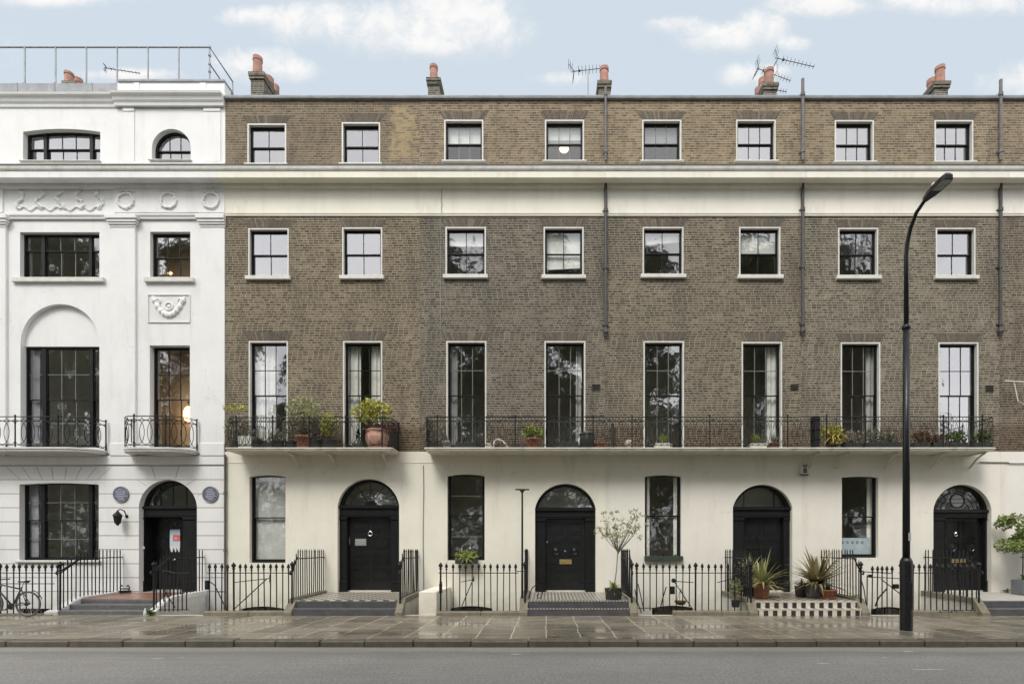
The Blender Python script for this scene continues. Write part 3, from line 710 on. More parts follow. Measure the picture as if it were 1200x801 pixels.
for i in range(5):
    x0, x1 = XB[i], XB[i+1]
    hr = house('brick_house', names[i], x0, x1); HS.append(hr)
    holes = []; lm = MB(); par_h = []
    if i < 4:
        for k in (0, 1):
            j = i*2+k
            q = random.Random(j)
            # --- third storey
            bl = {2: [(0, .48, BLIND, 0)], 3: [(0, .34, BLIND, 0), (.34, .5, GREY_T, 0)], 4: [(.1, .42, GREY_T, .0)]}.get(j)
            par_h.append(win(hr, TOPW[j], 2 if j < 2 else 3, sill=.05, rec=.1, bar=None if j in (0, 1, 5, 6, 7) else SHEENBAR, blind=bl,
                             glass=GLASS_D if j in (2, 3, 4) else GLASS_B, tilt=(.6, .6) if j in (0, 1, 5, 6, 7) else None))
            # --- second storey
            bl = {2: [(.02, .3, BLIND, 0)], 3: [(0, .8, BLIND, .06)], 4: [(.08, .28, BLIND, .12)], 5: [(0, .45, BLIND, -.05)]}.get(j)
            holes.append(win(hr, SECW[j], 2, rec=.1, blind=bl, glass=GLASS_B if j in (0, 1, 7) else GLASS_D if j in (3,) else GLASS))
            # --- first storey
            cu = {0: (.62, 0, None), 1: (.36, .34, None), 2: (.22, 0, CURTG), 3: (0, .2, CURTG), 5: (0, .26, CURT), 6: (0, .22, CURTG)}.get(j, (0, 0, None))
            holes.append(win(hr, FIRW[j], 3, (2, 2), mid=462, sill=False, rec=.11, bar=SHEENBAR if 2 <= j <= 6 else None, curtL=cu[0], curtR=cu[1], curt=cu[2],
                             glass=GLASS_B if j in (7,) else GLASS_D if j in (1, 5, 6) else GLASS))
            for (W, n_) in ((TOPW, 22), (SECW, 28), (FIRW, 28)):
                lm = MB(); lintel(lm, fx(W[j][0]), fx(W[j][1]), fz(W[j][2]), .27 if W is not FIRW else .3, .17, n_, j); lm.build('window_arch', LINT, hr)
    else:
        for (W, rr) in ((TOPW, 1210), (SECW, 1212), (FIRW, 1216)):
            pass
        sh = fx(1096)-fx(978)
        for (W, kw) in ((TOPW, dict(cols=3, sill=.05)), (SECW, dict(cols=2)), (FIRW, dict(cols=3, rows=(2, 2), mid=462, sill=False))):
            r_ = (W[7][0]+118, W[7][1]+118, W[7][2], W[7][3]); h_ = win(hr, r_, glass=GLASS, rec=.13, **kw); (par_h if W is TOPW else holes).append(h_)
            lm = MB(); lintel(lm, h_[0], h_[1], h_[3], .28, .17, 16, 77); lm.build('window_arch', LINT, hr)
    # --- ground storey
    def film(wo, a, b, c, d, yb):
        m = MB(); zt = c+(d-c)*.245; m.box(a, a+(b-a)*.86, yb-.06, yb-.05, c, zt); fo = m.build('frosted_film', FROST, wo)
        m = MB(); n_ = 5
        for k in range(n_): xq = a+.1+.16*k; m.box(xq, xq+.075, yb-.066, yb-.06, zt-.19, zt-.1)
        m.build('film_square_row', FROSTD, wo)
    def shutters(wo, a, b, c, d, yb):
        for (p, q) in ((a, a+.19), (b-.2, b)):
            m = MB(); m.box(p, q, yb-.05, yb-.02, c, d-.05); m.box(p+.04, q-.04, yb-.06, yb-.05, c+.1, (c+d)/2-.1, bev=.005); m.box(p+.04, q-.04, yb-.06, yb-.05, (c+d)/2+.1, d-.2, bev=.005); m.build('shutter', CURT, wo)
    gh = []
    nets = [(0, 1., M('net curtain', (.66, .66, .61), .9, .12, 3), 0)]
    if i == 0:
        gh.append(win(hr, (293, 335, 556.5, 659), 1, surround=False, sill=False, rec=.12, rise=.06, mid=606, blind=nets, glass=GLASS_D, frame=.06))
        gh.append(door(hr, (396, 468, 561, 693), (592, 604), (409, 460), [(.06, .2, ''), (.29, .43, ''), (.52, .64, ''), (.7, .86, '')], 'sun',
                       plate=(416.5, 429.5, 631, 639, M('grey letter plate', (.3, .3, .29), .4, .1, 8)), knock=[(434.5, 625, .07, CHROME, 'ring'), (463, 642, .035, CHROME, 'knob'), (410.5, 633, .12, CHROME, 'bar')], fan_glass=GLASS))
    elif i == 1:
        gh.append(win(hr, (524.5, 568, 555.5, 656), 1, (2, 2), surround=False, sill=False, rec=.1, rise=.06, mid=603.5, bar=SHEENBAR, glass=GLASS_D, frame=.06))
        gh.append(door(hr, (627, 698, 566.5, 693), (595, 606), (639.5, 685.5), [(.05, .22, ''), (.31, .36, ''), (.39, .52, 'x'), (.62, .74, ''), (.83, .97, '')], 'none',
                       plate=(655.5, 670, 655, 660.5, BRASS), knock=[(662.5, 645.5, .03, CHROME, 'knob'), (662.5, 630, .05, BLACKW, 'ring'), (641, 635, .022, CHROME, 'knob')], fan_glass=GLASS_D))
    elif i == 2:
        gh.append(win(hr, (755.5, 798, 556.5, 655), 1, surround=False, sill=False, rec=.1, rise=.05, mid=604, extra=shutters, glass=GLASS_D, frame=.06))
        gh.append(door(hr, (858.5, 928, 567.5, 693), (594, 605), (870, 916), [(.05, .24, ''), (.3, .36, ''), (.42, .66, ''), (.72, .95, '')], 'two',
                       knock=[(889, 631, .045, BLACKW, 'ring')], fan_glass=GLASS_D))
    elif i == 3:
        gh.append(win(hr, (986, 1028.5, 558, 653), 1, surround=False, sill=False, rec=.1, rise=.04, mid=605, curtR=.16, extra=film, glass=GLASS_D, frame=.06))
        gh.append(door(hr, (1093, 1161, 567.5, 693), (597, 605), (1103, 1150), [(.04, .3, ''), (.34, .5, 'x'), (.56, .76, 'x'), (.82, .96, '')], 'circle',
                       plate=(1113, 1131, 654.5, 659, BRASS), knock=[(1119, 626, .05, CHROME, 'ring')], fan_glass=GLASS_D))
    else:
        gh.append(win(hr, (1216, 1258, 557, 656), 1, surround=False, sill=False, rec=.1, rise=.05, mid=604, glass=GLASS_D, frame=.06))
        gh.append(door(hr, (1324, 1394, 567, 693), (595, 606), (1336, 1382), [(.05, .24, ''), (.42, .66, ''), (.72, .95, '')], 'two', fan_glass=GLASS_D))
    # area (basement) windows, only their heads show over the railings' kerb
    for (bx0, bx1, by) in {0: [(283, 334, 710)], 1: [(528, 577, 709.5)], 2: [(764, 812, 709)], 3: [(1020, 1060, 710.5)], 4: [(1216, 1258, 710)]}[i]:
        gh.append(win(hr, (bx0, bx1, by, 768), 2, surround=False, sill=False, rec=.12, rise=.08, glass=GLASS_D, frame=.06))
    bw = MB(); bw.wall(x0, x1, ZST-.3, ZFR0+.05, 0, holes, .3, 0, 0); bw.build('brick_wall', BRICKS[i], hr)
    pw_ = MB(); pw_.wall(x0, x1, ZFR1+.1, ZTOP, 0, par_h, .3, 0, 0)
    pw_.quad((x0, .34, 16.22), (x1, .34, 16.22), (x1, .34, ZTOP), (x0, .34, ZTOP))
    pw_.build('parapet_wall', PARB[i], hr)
    if i < 4 or True:
        st = MB(); st.wall(x0, x1, -2.7, ZBR, -.03, gh, .36, 0, 0)
        st.quad((x0, -.03, ZBR), (x1, -.03, ZBR), (x1, .0, ZBR), (x0, .0, ZBR))
        zs = fz(675); 
        st.build('stucco_wall', CREAMS[i], hr)
        sc_ = MB(); zc = fz(542); sc_.box(x0, x1, -.042, -.031, zc-.012, zc+.02); sc_.build('string_course', CREAMS[i], hr)
    # frieze, cornice and coping
    m = MB(); m.box(x0, x1, -.02, .2, ZFR0, ZFR1+.2)
    m.sweepx([(0, ZFR0-.05), (-.035, ZFR0-.045), (-.045, ZFR0), (-.06, ZFR0+.03), (0, ZFR0+.03)], x0, x1)
    m.build('frieze', CREAMS[i], hr)
    m = MB(); m.sweepx([(0, 13.56), (-.07, 13.58), (-.1, 13.64), (-.1, 13.70), (-.37, 13.70), (-.385, 13.68), (-.41, 13.68), (-.41, 13.87), (-.2, 13.9), (0, 13.92)], x0, x1)
    m.build('cornice', CREAMS[min(i, 3)], hr)
    m = MB(); m.sweepx([(0, 13.93), (-.36, 13.885), (-.42, 13.88), (-.44, 13.91), (-.455, 13.95), (-.46, 14.03), (-.45, 14.05), (0, 14.1)], x0, x1); m.build('cornice_flashing', M('grubby lead flashing', (.58, .57, .52), .6, .12, 3, .1, 20, dirt=((.2, .2, .18), .6, 2.)), hr)
    m = MB(); m.box(x0, x1, -.475, -.42, 14.035, 14.065); m.build('flashing_lip', LEADD, hr)
    m = MB(); m.box(x0, x1, -.09, .45, ZTOP, ZTOP+.05, bev=.012); xq = x0
    m.box(x0, x1, -.07, .43, ZTOP+.05, ZTOP+.13, bev=.02); m.build('coping', LEAD, hr)
    roofs(hr, x0, x1, ZTOP)
# air bricks and downpipes belong to the houses
for (px, py, i) in ((698.5, 453.5, 1), (931, 454, 2), (1159.5, 455, 3)):
    m = MB(); X, Z = fx(px), fz(py); m.box(X-.13, X+.13, -.012, .01, Z-.1, Z+.1)
    for k in range(5): m.box(X-.11, X+.11, -.02, -.012, Z-.085+k*.04, Z-.07+k*.04)
    m.build('air_brick', M('sooty air brick', (.03, .027, .024), .9, .2, 8), HS[i])
def downpipe(hr, px, py0, py1, r=.05, head=True, top_out=0, name='downpipe', Y=-.075, mat=None):
    m = MB(); X = fx(px); z1, z0 = fz(py0), fz(py1)
    m.tube([(X, Y, z0), (X, Y, z1)], r, 10)
    k = z0+.3
    while k < z1: m.lathe([(r*1.05, -.05), (r*1.4, -.05), (r*1.4, .05), (r*1.05, .05)], (X, Y, k), 10); m.box(X-r*2, X+r*2, -.02, 0, k-.03, k+.03); k += 1.85
    if head: m.lathe([(r, -.02), (r*1.5, -.03), (r*1.8, -.16), (r*1.2, -.22), (r*.8, -.3)], (X, Y, z0+.2), 10)
    m.build(name, mat or M('dark grey downpipe', (.06, .055, .055), .55, .25, 6), hr)
for (px, a, b, c, i) in ((709.5, 104, 392, 212, 1), (939.5, 95, 391, 212, 2), (1170.5, 96, 391, 214, 3)):
    downpipe(HS[i], px, c, b); downpipe(HS[i], px, a, 190, .04 if i == 1 else .05, False, name='vent_pipe', mat=M('grey vent pipe', (.13, .12, .125), .6, .25, 6))
downpipe(HS[0], 265.7, 533, 722, .035, False, name='waste_pipe', mat=M('brown grey waste pipe', (.1, .095, .08), .6, .2, 6), Y=-.09)
m = MB(); m.tube([(fx(496.5)+.01*math.sin(k), -.045, fz(545+k*17.5)) for k in range(11)], .012, 5); m.build('cable', GALV, HS[1])
m = MB(); m.tube([(fx(517.8)+.015*math.sin(k*2), -.035, fz(219+k*3)) for k in range(11)]+[(fx(517), -.03, fz(255)), (fx(516.5), -.02, fz(330)), (fx(516), -.02, fz(398))], .009, 5); m.build('cable', GALV, HS[1])
m = MB(); m.tube([(fx(1146), -.06, fz(541.5)), (fx(1180), -.06, fz(541.8)), (fx(1181), -.06, fz(543)), (fx(1215), -.06, fz(543))], .014, 5); m.build('cable', M('dark cable', (.12, .12, .11), .7), HS[3])

# chimneys on the party walls
STK = brick_mat('chimney stock brick', (.055, .05, .042), (.24, .215, .17), (.33, .3, .24), (.7, .2), (1, 1, 1))
def chimney(hr, pc, w, ytop, ybase, Y, pots, depth=3., tier=True):
    X = fx(pc, Y); zt = fz(ytop, Y); hw = w/2*(Y+D0)/F
    m = MB(); m.box(X-hw*.8, X+hw*.8, Y, Y+depth, 15.2, zt-.22)
    m.box(X-hw*.95, X+hw*.95, Y-.05, Y+depth+.05, zt-.22, zt-.12); m.box(X-hw, X+hw, Y-.08, Y+depth+.08, zt-.12, zt)
    c = m.build('chimney', STK, hr)
    for (pp, Yp, ptop, wpx) in pots:
        d_ = Yp+D0; m = MB(); xx = fx(pp, Yp); zz = fz(ptop, Yp); r = wpx/2*d_/F
        h_ = zz-zt
        m.lathe([(r*1.08, 0), (r*1.08, h_*.1), (r*1.0, h_*.12), (r*.86, h_*.84), (r*.98, h_*.85), (r*.98, h_), (r*.75, h_), (r*.72, h_*.7)], (xx, Yp, zt), 16); m.build('chimney_pot', CHIMP, c)
        m = MB(); m.lathe([(r*1.35, 0), (r*1.1, .1)], (xx, Yp, zt), 12); m.build('flaunching', GRILL, c)
chimney(HS[0], 301.5, 19, 86, 112, 2.0, [(302, 2.35, 68, 11), (314, 3.9, 92, 13), (322, 4.8, 101, 10)], 3.4)
chimney(HS[1], 508.3, 17, 92.5, 110, 2.0, [(508.3, 2.3, 78, 10)])
chimney(HS[2], 708.3, 17, 96, 109, 2.0, [(708, 2.3, 80.5, 11)])
chimney(HS[3], 902.5, 19, 98.5, 109, 2.0, [(901, 2.3, 82.5, 11.5), (894, 3.4, 93, 10), (889, 4.4, 104, 9)])
chimney(HS[3], 1103, 20, 96.5, 109, 2.0, [(1101.5, 2.3, 79, 11), (1092, 3.2, 94, 11)])

# ------------------------------------------------------------------ the white house
WX0, WX1 = fx(-150), fx(264)
wh = house('white_house', 'white stucco house with rusticated ground floor, pilasters and wreath frieze', WX0, WX1, interior_wall=False)
hw, hb, hg, hup = [], [], [], []
Yr = .05                                    # bay walls stand back from the pilasters
def tri(xa, xb, m1, m2, m3, m4, n=3, s=1): return [(xa, m1, s), (m2, m3, n), (m4, xb, s)]
def amber(wo, a, b, c, d, yb):
    m = MB(); m.box(a-.9, b+.5, yb+.62, yb+.66, c-.2, d+.3); m.build('room_wall', INTERW, wo)
def side_curt(wo, a, b, c, d, yb):
    m = MB(); m.box(a, a+.32, yb, yb+.06, c, d); m.build('shutter', M('pale lilac shutter', (.4, .4, .43), .8, .06, 4), wo)
hup.append(win(wh, (27, 117.5, 151, 189.5), lights=tri(27, 118, 46, 49.5, 100.5, 104), rise=.1, surround=False, sill=.03, rec=.16, frame=.05, glass=GLASS_B, bar=None))
hup.append(win(wh, (178, 223.5, 151, 188.5), 3, surround=False, sill=.03, rec=.16, rise=.6, mid=172.5, frame=.06, glass=GLASS_B))
hw.append(win(wh, (23.5, 116.5, 272, 326), lights=tri(24, 117, 44, 48, 100, 103.5), mid=291, rows=(1, 1), surround=False, rec=.14, Y0=Yr, frame=.045, bar=SHEENBAR, sillw=.2, sill=.15, glass=GLASS))
hw.append(win(wh, (176, 223, 271.5, 326), 3, mid=299, surround=False, rec=.14, Y0=Yr, frame=.045, extra=amber, sillw=.15, sill=.15, glass=GLASS_B))
h1 = win(wh, (24, 116.5, 404, 524), lights=tri(24, 117, 43, 47.5, 99, 103), rows=(2, 2), mid=466, surround=False, sill=False, rec=.2, Y0=Yr, frame=.05, bar=SHEENBAR, extra=side_curt, glass=GLASS)
za = fz(356, Yr); rr_ = (h1[1]-h1[0])/2
hw.append((h1[0], h1[1], h1[2], za, rr_*.98, .45))
hw.append(win(wh, (175.5, 222.5, 404.5, 524), 3, (2, 2), mid=466, surround=False, sill=False, rec=.2, Y0=Yr, frame=.045, extra=amber, glass=GLASS))
hg.append(win(wh, (23, 116, 565.5, 656), lights=tri(23, 116, 42, 46.5, 99, 103), rows=(2, 2), mid=609, surround=False, sill=.07, rec=.18, rise=.05, frame=.05, bar=SHEENBAR, extra=side_curt, glass=GLASS_D))
hg.append(door(wh, (163, 231, 562, 693), (592.5, 604), (176, 224), [(.04, .2, ''), (.27, .5, ''), (.56, .94, '')], 'bars', rec=.2, leafY=.62, cols=2,
               knock=[(205, 655.5, .03, CHROME, 'knob')], fan_glass=GLASS, number=('21', 204.6, 615.5, .17, M('dull brass numeral', (.2, .17, .1), .4, .1, 6, metal=.6))))
hg.append(win(wh, (24, 66, 712.5, 768), 2, surround=False, sill=False, rec=.12, glass=GLASS_D))
# extra bay out of the frame on the left, mirrored from the narrow bay
def mir(r): return (138-r[1], 138-r[0], r[2], r[3])
hup.append(win(wh, mir((178, 223.5, 152, 188.5)), 3, surround=False, sill=.03, rec=.16, rise=.6, mid=172.5, frame=.06, glass=GLASS_B))
hw.append(win(wh, mir((176, 223, 271.5, 326)), 3, mid=299, surround=False, rec=.14, Y0=Yr, frame=.045, sill=.15, glass=GLASS_B))
hw.append(win(wh, mir((175.5, 222.5, 404.5, 524)), 3, (2, 2), mid=466, surround=False, sill=False, rec=.2, Y0=Yr, frame=.07, glass=GLASS))
hg.append(win(wh, mir((176, 223, 566, 656)), 3, (2, 2), surround=False, sill=.07, rec=.18, frame=.07, glass=GLASS_D))
m = MB()
zA, zB = fz(533), fz(253)
m.wall(WX0, WX1, zA, zB, Yr, hw, .3)
m.wall(WX0, WX1, fz(217), fz(112), 0., hup, .3)
m.wall(WX0, WX1, -2.7, fz(545.5), .022, hg, .34)
m.box(WX0, WX1, .02, .3, fz(545.5), fz(533)); m.box(WX0, WX1, .012, .4, fz(252), fz(217))
# blank arch head over the wide first-floor window
m.prism(arc(h1[0], h1[1], fz(404, Yr), rr_*1.0+.05, 28), Yr+.14, Yr+.3)
# plain pilasters and plinth blocks
PIL = [(-2-8*3.6, 7.5), (130.5, 159), (236, 263.8)]
for (a, b) in PIL:
    m.box(fx(a), fx(b), -.03, Yr+.01, fz(534), fz(266), bev=.01)
    m.box(fx(a)-.02, fx(b)+.0, -.055, Yr, fz(534), fz(519.), bev=.015)
m.box(fx(-60), fx(264)-.003, -.035, .03, fz(544.5), fz(534), bev=.015)
for (a, b) in ((117, 131), (159, 175), (223, 236.)): m.box(fx(a)+.003, fx(b)-.003, -.005, Yr+.02, fz(531), fz(519.5))
m.build('stucco_wall', WHITE, wh)
# channelled courses of the ground floor
cs = MB(); jl = None
ys = [545.6, 561.7, 578.2, 594.5, 611, 627.2, 643.5, 660, 676.3, 692.5, 722.5]
for a, b in zip(ys[:-1], ys[1:]):
    zt, zb = fz(a)-.012, fz(b)+.012
    xl = fx(-60); nz = 7
    segs = []
    hh = sorted([h for h in hg if h[3] > zb and h[2] < zt and h[0] > xl], key=lambda h: h[0])
    def edge(h, z):
        a_, b_, c_, d_, ri = h[:5]; sp = d_-ri
        if z >= d_: return (a_+b_)/2, (a_+b_)/2
        if z <= sp or ri <= 0: return a_, b_
        P = arc(a_, b_, sp, ri, 40); L = [p for p in P if p[0] <= (a_+b_)/2+1e-6]
        for k in range(len(L)-1):
            if L[k][1] <= z <= L[k+1][1]:
                t = (z-L[k][1])/(L[k+1][1]-L[k][1]+1e-9); xx = L[k][0]*(1-t)+L[k+1][0]*t; return xx, a_+b_-xx
        return a_, b_
    cuts = sorted({zb, zt}|{h[3] for h in hh if zb < h[3] < zt}|{h[2] for h in hh if zb < h[2] < zt})
    for c0, c1 in zip(cuts[:-1], cuts[1:]):
        zz = [c0+(c1-c0)*k/nz for k in range(nz+1)]
        left = [(xl, z) for z in zz]
        act = [h for h in hh if h[3] > c0+1e-6 and h[2] < c1-1e-6]
        for h in act+[None]:
            right = [(edge(h, min(z, h[3]-.002))[0], z) for z in zz] if h else [(fx(264)-.003, z) for z in zz]
            cs.strip(left, right, -.01, .024)
            if h: left = [(edge(h, min(z, h[3]-.002))[1], z) for z in zz]
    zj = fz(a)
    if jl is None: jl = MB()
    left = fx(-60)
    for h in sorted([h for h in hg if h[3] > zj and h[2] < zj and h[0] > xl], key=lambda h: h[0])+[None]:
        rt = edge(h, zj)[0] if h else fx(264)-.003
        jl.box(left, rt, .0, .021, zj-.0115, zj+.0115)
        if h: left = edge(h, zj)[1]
cs.build('channelled_courses', WHITE, wh)
jl.build('groove_shade_lines', M('grey groove shade', (.3, .29, .27), .9, .1, 5), wh)  # strips that put the shade lines of the grooves into colour
# voussoir joints cut over the openings: thin raised strips in the groove-shade grey
vm = MB()
for k in range(8):
    t = (k-3.5)/3.5; xa = fx(69.5)+t*1.28; vm.prism([(xa-.008-.0, fz(561)), (xa+.008, fz(561)), (xa+t*.42+.01, fz(547)), (xa+t*.42-.01, fz(547))], -.0125, .0)
for (pa, pb) in (((182, 560), (178, 546)), ((206, 560), (210, 546)), ((172, 569), (160, 561)), ((218, 569), (230, 561)), ((231, 581), (237, 578))):
    xa, zq = fx(pa[0]), fz(pa[1]); xb, zw = fx(pb[0]), fz(pb[1]); vm.prism([(xa-.01, zq), (xa+.01, zq), (xb+.01, zw), (xb-.01, zw)], -.0125, .0)
vm.build('voussoir_joints', M('grey groove shade', (.34, .33, .31), .9, .1, 5), wh)
# entablature: architrave, frieze panels, capitals, cornice
m = MB()
xe = WX1-.004
m.sweepx([(.02, fz(257)), (-.01, fz(256.5)), (-.02, fz(254.5)), (-.05, fz(253)), (-.055, fz(251)), (.02, fz(250))], WX0, xe)
for (a, b) in PIL:
    za_, zb_ = fz(267), fz(253.2)
    for k, (o, f0, f1) in enumerate(((.02, 0, .18), (.055, .2, .36), (.085, .38, .6), (.12, .62, 1.))):
        m.box(fx(a)-o, min(fx(b)+o, xe+.03), -.03-o, .04, za_+(zb_-za_)*f0, za_+(zb_-za_)*f1, bev=.012)
m.box(fx(134), xe, -.035, .05, fz(249.5), fz(218), bev=.006)
m.box(fx(-60), fx(4), -.035, .05, fz(249.5), fz(218), bev=.006)
m.sweepx([(0, 13.56), (-.07, 13.58), (-.1, 13.64), (-.1, 13.70), (-.37, 13.70), (-.385, 13.68), (-.41, 13.68), (-.41, 13.87), (-.2, 13.9), (0, 13.92)], WX0, xe)
m.build('entablature', WHITE, wh)
m = MB(); m.sweepx([(0, 13.93), (-.36, 13.885), (-.42, 13.88), (-.44, 13.91), (-.455, 13.95), (-.46, 14.03), (-.45, 14.05), (0, 14.1)], WX0, xe); m.build('cornice_flashing', MATS['grubby lead flashing'], wh)
m = MB(); m.box(WX0, xe, -.475, -.42, 14.035, 14.065); m.build('flashing_lip', LEADD, wh)
# relief ornament: three wreaths, garland, swag panel
for px in (148.5, 198.5, 248):
    rl = MB(); X, Z = fx(px), fz(236); q = random.Random(px)
    for k in range(26):
        a_ = k*2*math.pi/26; rad = .245+q.uniform(-.02, .02)
        rl.ball((X+rad*math.cos(a_), -.05, Z+rad*math.sin(a_)), .046, 6, 0, (1, 1., 1))
    for k in range(9):
        t = (k-4)/4; rl.ball((X+t*.28, -.045, Z+.27+.035*abs(math.sin(t*4))), .03, 6, 0, (1.3, .7, .8))
    rl.build('wreath_relief', WHITE, wh, True)
q = random.Random(4)
rl = MB()
def blob(X, Z, r): rl.ball((X, .0, Z), r, 6, 0, (1, 1., 1))
for k in range(5):                           # garland of hanging drops joined by low festoons, one continuous relief
    X = fx(24+k*23.2)
    for j in range(13):
        t = j/12; blob(X+.12*math.sin(t*6+k)+q.uniform(-.04, .04), fz(223.5+t*21), .036+.026*math.sin(t*9)**2)
    if k < 4:
        for j in range(15):
            t = j/14; blob(X+t*.645, fz(244.5)+.06*math.sin(t*9.4), .034)
rl.build('garland_relief', WHITE, wh, True)
rl = MB(); xa, xb, zt, zb = fx(174.5, Yr), fx(222, Yr), fz(346, Yr), fz(377, Yr)
rl.box(xa-.0, xb, Yr-.003, Yr+.004, zb, zt, 1)
for (a, b, c, d) in ((xa-.03, xb+.03, zt, zt+.03), (xa-.03, xa, zb, zt), (xb, xb+.03, zb, zt), (xa-.03, xb+.03, zb-.03, zb)): rl.box(a, b, Yr-.03, Yr+.01, c, d, 1)
xc = (xa+xb)/2
for k in range(30):
    t = -1+2*k/29; rl.ball((xc+t*.5, Yr-.02, zt-.1-.55*(1-t*t)), .075+.02*math.sin(k*2.1), 7, 0, (1, .7, 1))
for (ox, oz, r_) in ((0, -.36, .12), (-.36, -.2, .08), (.36, -.2, .08)):
    rl.tube([(xc+ox+r_*math.cos(a_*.4189), Yr-.015, zt+oz+r_*math.sin(a_*.4189)) for a_ in range(16)], .025, 6, cap=False); rl.ball((xc+ox, Yr-.01, zt+oz), r_*.5, 8, 0, (1, .5, 1))
rl.build('swag_panel', [WHITE, M('panel stucco', (.7, .7, .685), .75, .05, 3)], wh)
# attic: cornice, blocking course, narrow pilasters
m = MB()
zc0, zc1 = fz(127), fz(114)
x9 = fx(136.5)
def acorn(xa, xb, yo, up=0):
    m.sweepx([(yo, zc0), (yo-.04, zc0+.02), (yo-.05, zc0+.1), (yo-.1, zc0+.16), (yo-.12, zc0+.26), (yo-.2, zc0+.3), (yo-.22, zc1), (yo+.1, zc1+.03)], xa, xb)
acorn(WX0, x9, .0); acorn(x9, xe, -.06)
m.box(WX0, x9, .0, .3, zc1, fz(110.5)); m.box(x9+.05, xe-.01, -.02, .35, zc1, fz(97.5))
for (a, b) in ((157.5, 164), (235, 242)): m.box(fx(a), fx(b), -.04, -.02, zc1+.03, fz(97.8), bev=.008)
for (a, b) in ((145, 158), (239, 259)): m.box(fx(a), fx(b), -.025, .0, fz(190), fz(130), bev=.008); m.box(fx(a), fx(b), -.045, .0, fz(131.5), fz(127.5), bev=.008)
for (a, b) in ((25, 119), ):
    pass
m.box(WX0, xe, -.04, .0, fz(193), fz(190.3), bev=.01)
m.build('attic_cornice', WHITE, wh)
m = MB(); m.box(WX0, fx(140), .25, .5, fz(112), fz(97, .25), bev=.02)
for k in range(-3, 5): m.box(fx(11+k*44.5)-.02, fx(11+k*44.5)+.02, .235, .25, fz(112), fz(97, .24))
m.box(fx(139), WX1, -.06, .5, fz(97.5), fz(94), bev=.02); m.build('coping', LEAD, wh)
roofs(wh, WX0, WX1, fz(97))
m = MB(); m.box(WX1-.02, WX1+.12, .36, 6., 15.5, fz(101)); m.build('party_parapet', WHITE, wh)
chimney(wh, 82, 16, 96.5, 100, 3.2, [(81, 3.5, 86, 10), (92, 4.4, 93, 9)])

lamp(661, 174.5, .9, .16, 'lit round lamp behind the top-floor window of the house with the T-topped post', .62, 2.2)
lamp(200.5, 321, 1.0, .1, 'small lit lamp low in the second-floor window of the white house', .6, 2.5)
lamp(221.3, 485.5, .75, .17, 'glowing lamp in the first-floor window of the white house, above the small balcony', 1.7, 2.2)
# ------------------------------------------------------------------ trees of the square behind the camera (the windows mirror them)
def leafcloud(mb, c, rad, n, size, q, asp=1.6, mi=0, surf=0.):
    for _ in range(n):
        while True:
            p = Vector((q.uniform(-1, 1), q.uniform(-1, 1), q.uniform(-1, 1)))
            if surf <= p.length <= 1: break
        p = Vector((c[0]+p.x*rad[0], c[1]+p.y*rad[1], c[2]+p.z*rad[2]))
        a = Vector((q.gauss(0, 1), q.gauss(0, 1), q.gauss(0, 1))).normalized(); b = a.cross(Vector((q.gauss(0, 1), q.gauss(0, 1), q.gauss(0, 1)))).normalized()
        s = size*q.uniform(.6, 1.3)
        mb.add([p-a*s*asp*.5, p+b*s*.5, p+a*s*asp*.5, p-b*s*.5], [(0, 1, 2, 3)], mi)
def big_tree(X, Y, hgt, rad, seed, label):
    q = random.Random(seed)
    t = thing('plane_tree', label, 'tree', (X, Y, -.13), 'plane trees in the square')
    m = MB(); m.tube([(X, Y, -.13), (X+q.uniform(-.2, .2), Y, hgt*.2), (X+q.uniform(-.5, .5), Y, hgt*.45), (X, Y, hgt*.8)], [.55, .42, .32, .08], 9)
    cr = MB()
    for k in range(80):
        a = q.uniform(0, 6.28); zz = q.uniform(.2, 1.); rr = rad*(math.sin(math.pi*min(1, (zz-.12)/.95))**.7)*math.sqrt(q.random())
        c = (X+rr*math.cos(a), Y+rr*math.sin(a)*.8, hgt*zz)
        if k % 3 == 0: m.tube([(X, Y, hgt*max(.2, zz-.25)), ((X+c[0])/2, (Y+c[1])/2, hgt*(zz-.1)), c], [.14, .09, .03], 5)
        r_ = q.uniform(1.1, 2.1); leafcloud(cr, c, (r_*1.2, r_*1.2, r_*.8), 105, .46, q)
    m.build('trunk', BARK, t); cr.build('crown', LF_TREE, t)
for k, (X, hgt, rad) in enumerate([(-39, 28.5, 6.5), (-28.5, 27, 3.8), (-17, 20.5, 4.5), (-8.5, 25.5, 5.5), (-1, 26.5, 5.5), (7.5, 27, 5.5), (16, 24.5, 5), (24, 25.5, 4), (29.2, 24, 2.4), (45, 18, 5)]):
    big_tree(X, -25-(k % 3)*1.6, hgt, rad, k+3, 'tall plane tree in the square facing the terrace')
q = random.Random(5); m = MB()
for X in range(-52, 53): leafcloud(m, (X, -22.5, 1.6), (.9, 1., 1.9), 90, .32, q); leafcloud(m, (X, -23.6, 4.6+q.uniform(-.8, .8)), (1., 1., 3.2), 110, .4, q)
hd = m.build('hedge', LF_TREE); tag(hd, 'dark hedge of the square facing the terrace', 'hedge')
